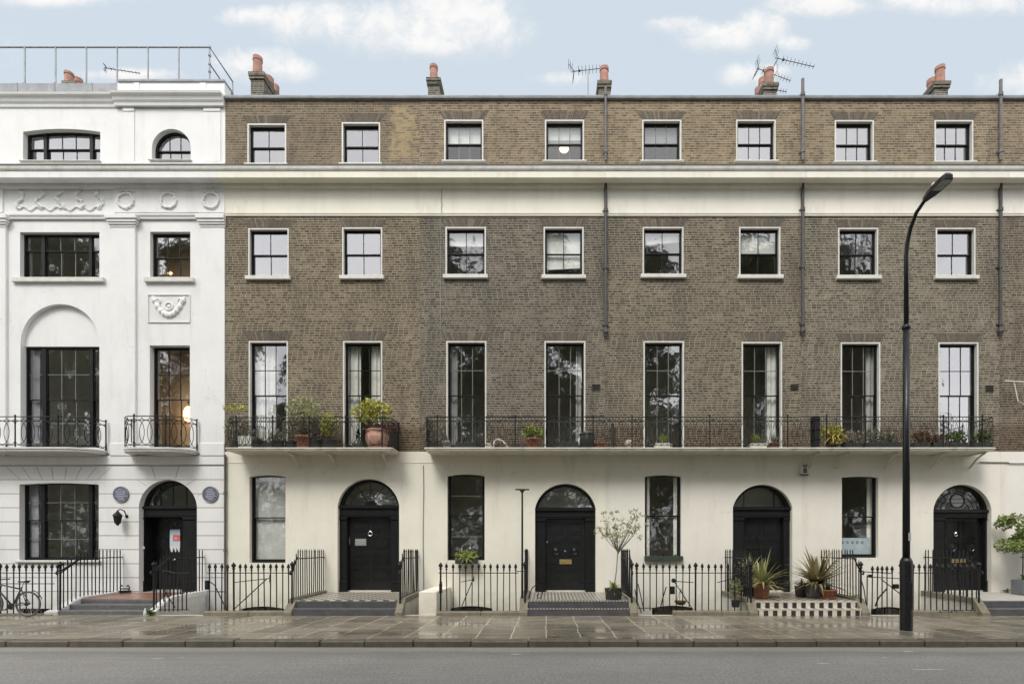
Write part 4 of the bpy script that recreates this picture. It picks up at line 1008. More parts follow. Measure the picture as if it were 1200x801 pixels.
# ------------------------------------------------------------------ front steps (bridges over the areas)
ZL0, ZL1 = .47, .40          # landing falls gently from the door to its front edge
TILE_S = checker_mat('small black and cream tiles', (.5, .46, .37), (.06, .055, .05), .17, .35)
TILE_L = checker_mat('chequered riser tiles', (.62, .58, .5), (.035, .033, .032), .128, .35, 'xz', .15, .2)
TILE_LT = checker_mat('chequered landing tiles', (.48, .43, .35), (.07, .065, .06), .12, .35)
TILE_B = M('black striped tiles', (.05, .05, .048), .4, .2, 6)
TILE_R = M('red quarry tiles', (.25, .135, .1), .35, .3, 6, .15, 30)
DOORSTEP = []
def steps(label, X0, X1, Yf, risers, top, rmat, side, cope=.22, nos=None, nosh=.022, left_out=0., right_out=0.):
    xc = (X0+X1)/2
    t = thing('front_steps', label, 'steps', (xc, -1.2, 0), 'front steps')
    m = MB()
    zf = lambda y: ZL0+(ZL1-ZL0)*(y/Yf)
    m.add([(X0, -.032, -2.7), (X1, -.032, -2.7), (X1, Yf+.02, -2.7), (X0, Yf+.02, -2.7), (X0, -.032, ZL0-.03), (X1, -.032, ZL0-.03), (X1, Yf+.02, ZL1-.03), (X0, Yf+.02, ZL1-.03)],
          [(0, 1, 2, 3), (4, 7, 6, 5), (0, 4, 5, 1), (1, 5, 6, 2), (2, 6, 7, 3), (3, 7, 4, 0)])
    m.build('bridge_wall', side, t)
    m = MB(); a, b = X0+cope, X1-cope
    m.add([(a, 0.15, ZL0-.02), (b, .15, ZL0-.02), (b, Yf, ZL1-.02), (a, Yf, ZL1-.02), (a, .15, ZL0+.004), (b, .15, ZL0+.004), (b, Yf, ZL1+.004), (a, Yf, ZL1+.004)],
          [(3, 2, 1, 0), (4, 7, 6, 5), (0, 4, 5, 1), (1, 5, 6, 2), (2, 6, 7, 3), (3, 7, 4, 0)])
    m.build('landing', top, t)
    n = len(risers)
    zt = ZL1
    for k, (yf, z1, z0) in enumerate(risers):
        m = MB(); aa, bb = (a, b) if k == 0 else (X0+cope-left_out*k/(n), X1-cope+right_out*k/n)
        m.box(aa, bb, yf, yf+.45 if k == 0 else risers[k-1][0]+.02, z0-.25, z1+(0 if k else -.012), bev=.014); 
        if nos: m.box(aa, bb, yf-.006, yf+.05, z1-nosh, z1+.003, 1)
        m.build('step', [rmat, nos or rmat], t)
    for (xa, xb) in ((X0, a), (b, X1)):
        m = MB(); o = .03
        yq = Yf+.05; yn = min(r[0] for r in risers)-.04
        m.add([(xa-o, .03-.065, ZL0-.08), (xb, -.035, ZL0-.08), (xb, yq, ZL1-.08), (xa-o, yq, ZL1-.08), (xa-o, -.035, ZL0+.06), (xb, -.035, ZL0+.06), (xb, yq, ZL1+.06), (xa-o, yq, ZL1+.06)] if xa == X0 else
              [(xa, -.035, ZL0-.08), (xb+o, -.035, ZL0-.08), (xb+o, yq, ZL1-.08), (xa, yq, ZL1-.08), (xa, -.035, ZL0+.06), (xb+o, -.035, ZL0+.06), (xb+o, yq, ZL1+.06), (xa, yq, ZL1+.06)],
              [(0, 1, 2, 3), (4, 7, 6, 5), (0, 4, 5, 1), (1, 5, 6, 2), (2, 6, 7, 3), (3, 7, 4, 0)])
        x0_, x1_ = (xa-o-left_out, xb-left_out*.5) if xa == X0 else (xa+right_out*.5, xb+o+right_out)
        xq0, xq1 = (xa-o, xb) if xa == X0 else (xa, xb+o)
        m.add([(xq0, yq, -.3), (xq1, yq, -.3), (x1_, yn, -.3), (x0_, yn, -.3), (xq0, yq, ZL1+.06), (xq1, yq, ZL1+.06), (x1_, yn, .09), (x0_, yn, .09)],
              [(0, 1, 2, 3), (4, 7, 6, 5), (0, 4, 5, 1), (1, 5, 6, 2), (2, 6, 7, 3), (3, 7, 4, 0)])
        m.build('stone_string', GRILL if side is not WHITE else WHITE, t)
    return t
SIDEC = M('dirty white bridge wall', (.6, .58, .53), .8, .08, 3, .15, 40, dirt=((.2, .19, .15), .75, 2.2))
steps('grey slate steps up to the red-tiled landing of the white house', -13.86, -11.05, -1.72, [(-1.75, .40, .27), (-2.05, .27, .13), (-2.36, .13, 0.)], TILE_R, STONE, WHITE, .2, None, .022, .25, 0.)
DARKST = M('dark slate step', (.075, .075, .08), .5, .25, 5, .2, 50)
steps('two dark slate steps under a black and cream landing, left of the white pier', -7.3, -4.05, -2.22, [(-2.25, .40, .2), (-2.5, .2, 0.)], TILE_S, DARKST, SIDEC, .18)
steps('black steps with white-edged nosings below the door with the brass letter plate', -.72, 2.54, -2.25, [(-2.28, .40, .2), (-2.5, .2, 0.)], M('striped landing tiles', (.2, .19, .17), .4, .3, 8), DARKST, SIDEC, .2, checker_mat('dotted nosing', (.5, .47, .4), (.05, .05, .05), .045, .5))
# stripes on that landing are pale tiles of their own
m = MB(); k = -.44
while k < 2.2: m.add([(k, .0, ZL0+.008), (k+.05, .0, ZL0+.008), (k+.05, -2.2, ZL1+.01), (k, -2.2, ZL1+.01)], [(3, 2, 1, 0)]); k += .105
par = [o for o in bpy.data.objects if o.name.startswith('front_steps')][-1]
m.build('tile_rows', M('pale landing tile', (.45, .42, .36), .4, .15, 9), par)
steps('chequered black and white tiled steps between strap-leaved plants', 5.72, 9.02, -2.25, [(-2.28, .40, .2), (-2.5, .2, 0.02)], TILE_LT, TILE_L, SIDEC, .2, M('worn cream nosing tile', (.52, .48, .4), .5, .15, 9), .05)
steps('dark grey steps with a pale landing at the right edge of the photo', 12.2, 15.55, -2.25, [(-2.28, .40, .2), (-2.5, .2, 0.)], M('pale landing stone', (.42, .4, .36), .6, .12, 4, .2, 30), DARKST, SIDEC, .2, M('worn grey nosing', (.2, .2, .2), .6, .2, 5))
steps('front steps beyond the right edge of the photo', 18.6, 21.9, -2.25, [(-2.28, .40, .2), (-2.5, .2, 0.)], PALESTONE, DARKST, SIDEC, .2)
m = MB(); m.box(fx(491, -2.2), fx(512.5, -2.2), -2.24, -.05, -2.7, .66, bev=.02)
tag(m.build('boundary_pier', [CREAMS[1]], None, loc=(fx(501, -2.2), -2.2, 0)), 'low cream stucco pier between the black side railing and the front railing', 'wall')

# ------------------------------------------------------------------ iron railings
BARS = {}
def bar_mesh(h, kind='spear', r=.0155):
    key = (round(h, 2), kind, r)
    if key in BARS: return BARS[key]
    m = MB(); h = key[0]
    if kind == 'spear':
        m.tube([(0, 0, 0), (0, 0, h-.2)], r, 6, cap=False)
        m.lathe([(r, h-.2), (.03, h-.19), (.03, h-.172), (.017, h-.165), (.018, h-.15), (.046, h-.105), (.03, h-.05), (.002, h)], (0, 0, 0), 7)
    elif kind == 'thin':
        m.tube([(0, 0, 0), (0, 0, h-.1)], r, 6, cap=False); m.lathe([(r, h-.1), (.022, h-.09), (.002, h)], (0, 0, 0), 6)
    else:
        m.tube([(0, 0, 0), (0, 0, h-.2)], .026, 8, cap=False)
        m.lathe([(.026, h-.2), (.045, h-.19), (.045, h-.17), (.024, h-.16), (.026, h-.145), (.05, h-.125), (.062, h-.085), (.045, h-.05), (.02, h-.03), (.024, h-.015), (.002, h)], (0, 0, 0), 10)
    o = m.build('bar', BLACK, None); me = o.data; bpy.data.objects.remove(o); BARS[key] = me; return me
def put_bar(t, X, Y, z0, z1, kind='spear'):
    me = bar_mesh(z1-z0, kind); o = bpy.data.objects.new('post' if kind == 'post' else 'bar', me); COL.objects.link(o)
    wl = wloc(t); o.parent = t; o.location = (X-wl.x+rnd.uniform(-.004, .004), Y-wl.y, z0-wl.z)
    o.rotation_euler = (rnd.gauss(0, .004), rnd.gauss(0, .006), 0)
    return o
YF = -2.29
def railing(label, X, Y=YF): return thing('iron_railing', label, 'railing', (X, Y, 0), 'black iron railings')
def front(t, px0, px1, step, z0, ztop=1.46, rails=(1.19,), skip=(), posts=()):
    a = px0
    while a <= px1+.1:
        kind = 'post' if any(abs(a-p) < step*.5 for p in posts) else 'spear'
        X = fx(a, YF); put_bar(t, X, YF, z0, ztop+(.03 if kind == 'post' else rnd.uniform(-.008, .008)), kind); a += step
    for z in rails:
        m = MB(); m.box(fx(px0, YF)-.06, fx(px1, YF)+.06, YF-.02, YF+.02, z-.011, z+.011); m.build('rail', BLACK, t)
def plinth(px0, px1, z=.125, mat=None, label=None):
    m = MB(); a, b = fx(px0, YF), fx(px1, YF); x = a
    while x < b-.05:
        l = min(rnd.uniform(1.1, 1.7), b-x); m.box(x+.003, x+l-.003, -2.44, -2.16, -.05, z+rnd.uniform(-.006, .006), bev=.025); x += l
    o = m.build('railing_kerb', mat or GRILL, None, loc=((a+b)/2, -2.3, 0)); return tag(o, label, 'kerb')
def side_rail(t, X, n=13, ztop=1.88, steps_y=-1.72, z_front=1.46, low_front=.1, front_post=True):
    Ye = -.1
    m = MB()
    zr = ztop-.27
    m.tube([(X, Ye+.1, zr), (X, steps_y-.05, zr-.02), (X, YF+.02, z_front-.27)], .017, 6)
    m.build('rail', BLACK, t)
    m = MB(); m.tube([(X, steps_y-.02, zr+.02), (X, (steps_y+YF)/2, (zr+z_front-.2)/2), (X, YF, z_front-.22), (X, YF-.1, z_front-.22), (X, YF-.14, z_front-.27), (X, YF-.1, z_front-.31), (X, YF-.07, z_front-.28)], .022, 7); m.build('handrail', BLACK, t)
    for k in range(n):
        Y = Ye+(YF+.1-Ye)*k/(n-1)
        zb = ZL0+(ZL1-ZL0)*(Y/-2.2)+.05 if Y > steps_y else ZL1-(Y-steps_y)/(YF-steps_y)*(ZL1-low_front)
        zt = ztop if Y > steps_y else ztop-(Y-steps_y)/(YF-steps_y)*(ztop-z_front)
        put_bar(t, X, Y, zb, zt, 'thin')
    if front_post: put_bar(t, X, YF, low_front, z_front+.06, 'post')
def brace(t, pts, r=.014, name='brace'):
    m = MB(); m.tube([(fx(p[0], YF), YF+(.02 if len(p) < 3 else p[2]), fz(p[1], YF)) for p in pts], r, 6); m.build(name, BLACK, t)
# white house
t = railing('black spear-headed railings behind the bicycle, in front of the white house', fx(20, YF))
front(t, -81, 69, 7.45, .02); brace(t, [(-20, 683.5), (63, 683.5)], .012, 'rail')
plinth(-120, 66, .035, label='thin stone kerb under the railings in front of the white house')
t = railing('black stepped railings on the left side of the steps to the white house', -13.78); side_rail(t, -13.78, 16, steps_y=-1.55)
t = railing('black stepped railings right of the white house steps, with a scrolled handrail', -11.13); side_rail(t, -11.13, 15, steps_y=-1.62)
t = thing('area_gate', 'narrow black iron gate right of the steps to the white house', 'gate', (fx(212, YF), YF, 0))
for k in range(7): put_bar(t, fx(188+k*5.1, YF), YF, .1+.03*(k > 4), 1.16 if k not in (0,) else 1.5, 'thin')
brace(t, [(186, 668.), (196, 669), (204, 671), (222, 671)], .014, 'rail'); brace(t, [(186, 714), (221, 714)], .012, 'rail')
brace(t, [(186, 682), (205, 712)], .012)
# first brick house
t = railing('black spear-headed railings with an area gate left of the black and cream landing', fx(290, YF))
front(t, 245.5, 338.5, 7.15, .12, posts=(273,)); 
m = MB(); X = fx(243, YF); m.box(X-.05, X+.05, YF-.05, YF+.03, .72, .98, bev=.012); m.build('lock_box', BLACK, t)
brace(t, [(245, 681), (251, 685), (266, 716)]); brace(t, [(274, 682), (317, 677)], .012); brace(t, [(273, 714), (312, 678)]); brace(t, [(316, 673), (316, 682)], .02)
brace(t, [(252, 693), (265, 693)], .012)
plinth(241, 347, .12, label='stone kerb under the railings left of the black and cream landing')
t = railing('black railings on the left side of the black and cream landing', -7.21); side_rail(t, -7.21, 15, steps_y=-1.95)
t = railing('black railings seen edge-on between the black and cream landing and the cream pier', -4.14); side_rail(t, -4.14, 15, steps_y=-1.95)
# second brick house
t = railing('black spear-headed railings under the window with the bright green plant', fx(560, YF))
front(t, 516.5, 605, 7.35, .12, posts=(516.5,)); brace(t, [(605, 669), (614, 669)], .012, 'rail')
m = MB(); X = fx(516.5, YF); m.box(X-.04, X+.04, YF-.05, YF+.03, .62, .9, bev=.012); m.lathe([(.03, .9), (.045, .93), (.002, .98)], (X, YF, 0), 8); m.build('lock_box', BLACK, t)
brace(t, [(540, 681.5), (555, 678.5)], .011); brace(t, [(541, 710), (554, 679)], .014); brace(t, [(555, 675), (555, 681)], .018)
plinth(512, 612, .11, label='stone kerb under the railings below the bright green window plant')
t = railing('black railings on the left side of the white-edged black steps', -.6); side_rail(t, -.6, 13, steps_y=-1.95)
m = MB(); X = -.6
m.tube([(X+.12, -2.0, .45+.1*k_) for k_ in range(2)]+[(X+.2, -2., .75), (X+.34, -2., .86), (X+.44, -2, .76), (X+.4, -2, .64), (X+.3, -2, .64), (X+.29, -2, .73)], .016, 6); m.tube([(X+.42, -2, .74), (X+.5, -2, .6), (X+.46, -2, .47), (X+.36, -2, .46), (X+.34, -2, .54), (X+.41, -2, .57)], .014, 6); m.build('scroll', BLACK, t)
t = railing('black railings seen edge-on beside the little potted tree', 2.43); side_rail(t, 2.43, 15, steps_y=-1.95)
# T-topped post
X = fx(612, -2.1); Zt = fz(573.5, -2.1)
t = thing('iron_post', 'tall thin iron post with a flat T-shaped top left of the white-edged black steps', 'post', (X, -2.1, 0))
m = MB(); m.tube([(X, -2.1, 0), (X, -2.1, 1.5), (X, -2.1, Zt)], [.035, .03, .024], 8); m.build('post', BLACK, t)
m = MB(); m.box(X-.2, X+.2, -2.14, -2.06, Zt-.012, Zt+.025, bev=.008); m.lathe([(.028, Zt-.1), (.05, Zt-.05), (.09, Zt-.012)], (X, -2.1, 0), 10); m.build('cross_head', M('rusty dark iron', (.06, .045, .035), .7, .3, 9), t)
# third brick house
t = railing('black spear-headed railings and area gate with hanging bowl, left of the chequered steps', fx(815, YF))
front(t, 746.5, 878, 7.62, .12, posts=(746.5, 815))
for p in ([(744, 690), (747, 705), (752, 718)], [(748, 684), (755, 716)]): brace(t, p, .014)
brace(t, [(746, 712), (785, 712)], .012, 'rail')
brace(t, [(789, 680.5), (813, 682)], .012); brace(t, [(791, 682), (811, 712)], .013); brace(t, [(781, 687), (777, 700), (774, 712)], .016); brace(t, [(841, 682), (862, 677)], .012)
m = MB(); X, Z = fx(787.3, YF), fz(691, YF); m.box(X-.075, X+.075, YF-.07, YF+.03, Z-.11, Z+.11, bev=.015); m.ball((fx(789.3, YF), YF, fz(679.7, YF)), .065, 10); m.build('lock_box', BLACK, t)
plinth(788, 882, .13, label='stone kerb under the railings left of the chequered steps')
X, Z = fx(797.5, -2.0), fz(704.5, -2.0)
t = thing('hanging_bowl', 'small brown bowl hanging behind the railings left of the chequered steps', 'bowl', (X, -2.0, Z-.1))
m = MB(); m.lathe([(.03, -.1), (.12, -.07), (.17, 0), (.175, .03), (.15, .03), (.1, -.05), (.004, -.06)], (X, -2., Z), 14); m.build('bowl', M('brown bowl', (.13, .06, .035), .7, .3, 10), t, True)
m = MB(); [m.tube([(X+.16*math.cos(a), -2+.16*math.sin(a), Z), (X, -2., Z+.36)], .006, 4) for a in (0, 2.1, 4.2)]; m.tube([(X, -2, Z+.36), (X, YF, Z+.4)], .006, 4); m.build('hanger', BLACK, t)
t = railing('black railings on the left side of the chequered steps, in front of the black door', 5.81); side_rail(t, 5.81, 14, steps_y=-1.95)
t = railing('black railings on the right side of the chequered steps', 8.93); side_rail(t, 8.93, 15, steps_y=-1.9)
# fourth brick house
t = railing('black spear-headed railings with an open area gate behind the street lamp', fx(1085, YF))
for k in range(6): put_bar(t, fx(1016+k*5.9, YF), YF, .04, 1.4 if k else 1.16, 'spear' if k else 'thin')
front(t, 1056, 1140, 6.95, .12, posts=(1059,)); 
for p in ([(1010, 680), (1013, 690), (1016, 712)],): brace(t, p, .014)
brace(t, [(1013, 669.5), (1046, 671.5)], .014, 'rail'); brace(t, [(1020, 675.5), (1056, 677.5)], .013); brace(t, [(1033, 678), (1055, 695), (1059, 708), (1075, 718)], .014)
brace(t, [(1040, 689), (1030, 700), (1026, 710)], .02)
m = MB(); X, Z = fx(1049.5, YF), fz(686.5, YF); m.box(X-.07, X+.07, YF-.06, YF+.03, Z-.065, Z+.065, bev=.012); m.build('lock_box', BLACK, t)
m = MB(); m.lathe([(.05, -.02), (.05, .05)], (fx(1020, YF), YF-.01, fz(674.5, YF)), 10, 0, 'y'); m.build('hinge_boss', BLACK, t)
plinth(1056, 1142, .13, label='mossy stone kerb under the railings right of the street lamp')
t = railing('black railings in front of the door with the circle fanlight, beside the grey steps', 12.28); side_rail(t, 12.28, 14, steps_y=-1.8)
t = railing('black railings beside the grey planter at the right edge of the photo', 15.42); side_rail(t, 15.42, 15, steps_y=-1.95)
t = railing('black railings of the house beyond the right edge', fx(1310, YF)); front(t, 1272, 1398, 7.4, .12); plinth(1264, 1406, .12, label='stone kerb beyond the right edge of the photo')

# ------------------------------------------------------------------ balconies
def pattern(m, P, L, z0, zt, unit=.25, r=.007, tall=True):
    if not tall: r = .011
    """interlaced pointed ovals over a length L, P(s) gives the plan point"""
    n = max(1, round(L/unit)); u_ = L/n; hh = zt-z0
    zc = z0+hh*.45; A = hh*.43
    def tub(pts, rr=r): m.tube([(*P(min(max(s_, 0), L)), z_) for s_, z_ in pts], rr, 4, cap=False)
    for k in range(n):
        c = (k+.5)*u_
        tub([(c+u_*.82*math.sin(t*math.pi/7), zc-A*math.cos(t*math.pi/7)) for t in range(8)]); tub([(c-u_*.82*math.sin(t*math.pi/7), zc-A*math.cos(t*math.pi/7)) for t in range(8)])
        tub([(k*u_+u_*.5*(1-math.cos(t*math.pi/5)), zt-.02-.09*math.sin(t*math.pi/5)) for t in range(6)], r*.9)
        if tall: tub([(c, z0), (c, zt)], r*.9)
def path_pts(pts):
    pts = [Vector((p[0], p[1])) for p in pts]; d = [0.]
    for a, b in zip(pts[:-1], pts[1:]): d.append(d[-1]+(b-a).length)
    def P(s):
        for k in range(len(d)-1):
            if s <= d[k+1]+1e-9:
                q = pts[k].lerp(pts[k+1], (s-d[k])/(d[k+1]-d[k]) if d[k+1] > d[k] else 0); return (q.x, q.y)
        return (pts[-1].x, pts[-1].y)
    return P, d[-1]
def balcony(label, pts, ztop, thick, pan, zr, mat, brackets=(), lip=.03, posts=True, cl=True, tall=True, unit=.25, soff=None):
    xs = [p[0] for p in pts]; xc = (min(xs)+max(xs))/2
    t = thing('balcony', label, 'balcony', (xc, 0, ztop-thick)); t['group'] = 'iron balconies'
    m = MB(); n = len(pts)
    def slab(pp, za, zb, mi):
        k = len(pp); m.add([(p[0], p[1], za) for p in pp]+[(p[0], p[1], zb) for p in pp], [tuple(range(k-1, -1, -1)), tuple(range(k, 2*k))]+[(i, (i+1) % k, (i+1) % k+k, i+k) for i in range(k)], mi)
    slab([(min(max(p[0], min(xs)+.04), max(xs)-.04), min(p[1]+lip*(p[1] < -.05), .0)) for p in pts], ztop-thick, ztop-thick*.45, 0)
    slab(pts, ztop-thick*.45, ztop, 0)
    m.build('slab', [mat], t)
    ins = .05
    ip = [(min(max(p[0], min(xs)+ins), max(xs)-ins), min(p[1]+ins, -.02)) for p in pts]
    P, L = path_pts(ip); np_ = max(1, round(L/pan)); 
    for k in range(np_):
        s0, s1 = L*k/np_, L*(k+1)/np_
        m = MB(); pattern(m, lambda s, s0=s0: P(s0+s), s1-s0, ztop+.07, ztop+zr-.015, unit, tall=tall)
        nn = 6
        for z, r_ in ((ztop+.07, .012), (ztop+zr, .016), (ztop+zr-.13, .009)): m.tube([(*P(s0+(s1-s0)*i/nn), z) for i in range(nn+1)], r_, 5)
        m.build('railing_panel', BLACK, t)
    for k in range(np_+1):
        if not posts and 0 < k < np_: continue
        q = P(L*k/np_); m = MB(); m.tube([(*q, ztop), (*q, ztop+zr+.02)], .02, 6); m.lathe([(.02, 0), (.032, .02), (.002, .06)], (*q, ztop+zr+.02), 8); m.build('post', BLACK, t)
    for px in brackets:
        X = fx(px, -.5); m = MB()
        m.tube([(X, -.04, ztop-thick-.42), (X, -.16, ztop-thick-.34), (X, -.3, ztop-thick-.2), (X, -.5, ztop-thick-.1), (X, -.68, ztop-thick-.03)], [.03, .035, .03, .03, .035], 6)
        m.box(X-.035, X+.035, -.7, -.03, ztop-thick-.03, ztop-thick+.002); m.build('bracket', mat, t)
    return t
ZB = fz(524, -.9)
LEDGE = M('balcony ledge stone', (.62, .59, .51), .75, .1, 4, .2, 40, dirt=((.2, .19, .14), .6, 3.))
x0, x1 = fx(263.5, -.9), fx(460, -.9)
balcony('left long iron balcony crowded with potted plants, next to the white house', [(x0, 0), (x0, -.88), (x0+.04, -.92), (x1-.05, -.92), (x1, -.88), (x1, 0)], ZB, .095, 1.15, .93, LEDGE, (342, 387, 449), unit=.2)
x0, x1 = fx(497, -.9), fx(1167.5, -.9)
balcony('very long iron balcony across three brick houses, with few plants', [(x0, 0), (x0, -.88), (x0+.05, -.92), (x1-.05, -.92), (x1, -.88), (x1, 0)], ZB, .095, 1.17, .95, LEDGE, (956, 991, 1047, 1103, 1149), unit=.2)
def bow(xa, xb, yf, r, n=7):
    L = [(xa, 0)]+[(xa+r*(1-math.cos(math.pi/2*k/n)), yf+ (0 if False else abs(yf)*(1-math.sin(math.pi/2*k/n)))) for k in range(n+1)]
    Rr = [(xb-r*(1-math.cos(math.pi/2*k/n)), yf+abs(yf)*(1-math.sin(math.pi/2*k/n))) for k in range(n+1)][::-1]+[(xb, 0)]
    out_ = []
    for p in L+Rr:
        if not out_ or (abs(p[0]-out_[-1][0])+abs(p[1]-out_[-1][1])) > .01: out_.append(p)
    return out_
ZW = fz(523.3, -.75)
balcony('wide white-floored balcony with interlaced iron ovals under the tripartite window of the white house', bow(fx(-42), fx(126.5), -.75, .75), ZW, .12, 1.3, .95, WHITE, (), unit=.26, tall=False)
balcony('small bowed balcony with interlaced iron ovals above the door of the white house', bow(fx(153), fx(233), -.72, .55), ZW, .12, 1.0, .98, WHITE, (), unit=.25, tall=False)

# roof railing of the white house
RY = .65; zb = fz(96, RY); zt = fz(55.5, RY)
t = thing('roof_railing', 'grey tubular safety railing on the roof of the white house', 'railing', (fx(120, RY), RY, zb))
for k in range(-3, 7):
    X = fx(29+k*36.1, RY); m = MB(); m.tube([(X, RY, zb-.1), (X, RY, zt)], .024, 8); m.lathe([(.06, zb-.1), (.06, zb-.06)], (X, RY, 0), 10); m.build('post', GALV, t)
X = fx(245.6, RY); m = MB(); m.tube([(fx(-100, RY), RY, zt), (X, RY, zt), (X, RY+1.35, zt), (X, RY+1.35, zb-.6)], .026, 8); m.build('top_rail', GALV, t)
m = MB(); zm = fz(75, RY); m.tube([(X, RY, zm), (X, RY+1.35, zm)], .022, 8); m.build('middle_rail', GALV, t)
m = MB(); [m.lathe([(.03, -.03), (.045, -.03), (.045, .03), (.03, .03)], (X, RY, z_), 8) for z_ in (fz(65, RY), zm, fz(84, RY), zt)]; m.build('clamp', GALV, t)

# television aerials
def aerial(label, X, Y, z0, z1, booms):
    t = thing('tv_aerial', label, 'aerial', (X, Y, z0)); m = MB(); m.tube([(X, Y, z0), (X, Y, z1)], .022, 6); m.build('mast', GALV, t)
    DK = M('dark aerial metal', (.09, .09, .1), .5, .2, 6, metal=.4)
    for (pa, pb, n, hh, refl) in booms:
        A = Vector((fx(pa[0], Y-.02), Y-.02, fz(pa[1], Y-.02))); B = Vector((fx(pb[0], Y-.02), Y-.02+.25, fz(pb[1], Y-.02)))
        m = MB(); m.tube([A, B], .013, 5); d = (B-A).normalized(); up = Vector((0, 1, 0)).cross(d).normalized()
        for k in range(n):
            p = A.lerp(B, .18+.8*k/(n-1)); e = (Vector((0, 1, 0))*.9+up*.42)*hh*(1-.35*k/n); m.tube([p-e, p+e], .008, 4)
        if refl:
            p = A.lerp(B, .06)
            for s in (1, -1):
                q_ = p+up*s*.3*refl-d*.14*refl; m.tube([p, q_], .012, 4)
                for f in (.4, .7, 1.): c_ = p.lerp(q_, f); m.tube([c_-Vector((0, .2*refl, 0)), c_+Vector((0, .2*refl, 0))], .008, 4)
            m.ball(A.lerp(B, .2), .05*max(.5, refl), 6)
        m.build('aerial_boom', DK, t)
Ya = 2.6
aerial('slanting television aerial left of the middle chimney pot', fx(689, Ya), Ya, 15.6, fz(82, Ya), [((670.5, 84), (713, 72.5), 9, .16, True)])
aerial('pair of television aerials above the right-centre chimney', fx(911, Ya), Ya, 15.6, fz(66, Ya), [((909, 68), (958, 71.5), 9, .12, True), ((887, 80), (930, 88), 10, .13, True), ((905, 105), (925, 101), 5, .1, False)])
aerial('small faint television aerial behind the roof railing of the white house', fx(137, 2.), 2., 15.6, fz(77, 2.), [((122, 79.5), (158, 79), 9, .06, .4)])

# ------------------------------------------------------------------ street lamp
LY = -5.28; X = fx(1062, LY)
t = thing('street_lamp', 'tall black street lamp with a wide lower shaft on the pavement', 'street lamp', (X, LY, 0))
LAMPB = M('black lamp paint', (.01, .0105, .012), .35, .2, 6, spec=.35)
z1 = fz(655.5, LY)
m = MB(); m.lathe([(.13, -.02), (.13, z1-.05), (.125, z1-.02), (.1, z1+.03), (.095, z1+.05)], (X, LY, 0), 24)
m.build('base_shaft', LAMPB, t, False)
m = MB(); m.box(X-.05, X+.05, LY-.14, LY-.12, .5, 1.1, bev=.004); m.build('inspection_door', LAMPB, t)
z2 = fz(383, LY)
m = MB(); m.tube([(X, LY, z1), (X, LY, z2)], [.078, .068], 16); m.lathe([(.075, z2-.06), (.09, z2-.03), (.09, z2), (.06, z2+.06)], (X, LY, 0), 16); m.build('shaft', LAMPB, t, True)
m = MB(); zz = fz(300, LY)
m.tube([(X, LY, z2), (X, LY, zz), (X, LY-.05, zz+.3), (X, LY-.15, zz+.55), (X, LY-.34, zz+.78), (X, LY-.66, zz+.9)], [.052, .047, .044, .042, .04, .037], 12); m.build('bracket_arm', LAMPB, t, True)
zz += .905; ya = LY-.6
m = MB()
prof = [(.0, .045), (.08, .065), (.2, .1), (.36, .125), (.6, .125), (.69, .11), (.73, .08)]
hd_ = []
for (d_, w_) in prof: hd_.append((X-w_, ya-d_)); 
for (d_, w_) in prof[::-1]: hd_.append((X+w_, ya-d_))
k = len(hd_); sl = .03
m.add([(a, b, zz-.05+(ya-b)*sl) for a, b in hd_]+[(X+(a-X)*.96, b, zz+.03+(ya-b)*sl) for a, b in hd_]+[(X+(a-X)*.5, b*.9+.1*(ya-.4), zz+.085+(ya-b)*sl) for a, b in hd_],
      [tuple(range(k))]+[(i, (i+1) % k, (i+1) % k+k, i+k) for i in range(k)]+[(i+k, (i+1) % k+k, (i+1) % k+2*k, i+2*k) for i in range(k)]+[tuple(range(3*k-1, 2*k-1, -1))])
hd = m.build('lamp_head', LAMPB, t)
m = MB(); m.add([(X-.11, ya-.36, zz-.053+.36*sl), (X+.11, ya-.36, zz-.053+.36*sl), (X+.1, ya-.69, zz-.053+.69*sl), (X-.1, ya-.69, zz-.053+.69*sl)], [(0, 1, 2, 3)]); m.build('lamp_glass', M('grey lamp glass', (.3, .31, .3), .15, .2, 20), hd)
m = MB(); m.lathe([(.04, .0), (.045, .07), (.02, .1)], (X, ya-.28, zz+.08), 10); m.build('photocell', M('pale photocell', (.6, .6, .58), .5, .1, 6), hd)
m = MB(); m.box(X-.02, X+.03, LY-.12, LY-.1, fz(628, LY)-.1, fz(628, LY)+.08); m.build('sticker', M('pale sticker', (.35, .36, .37), .5, .3, 20), t)

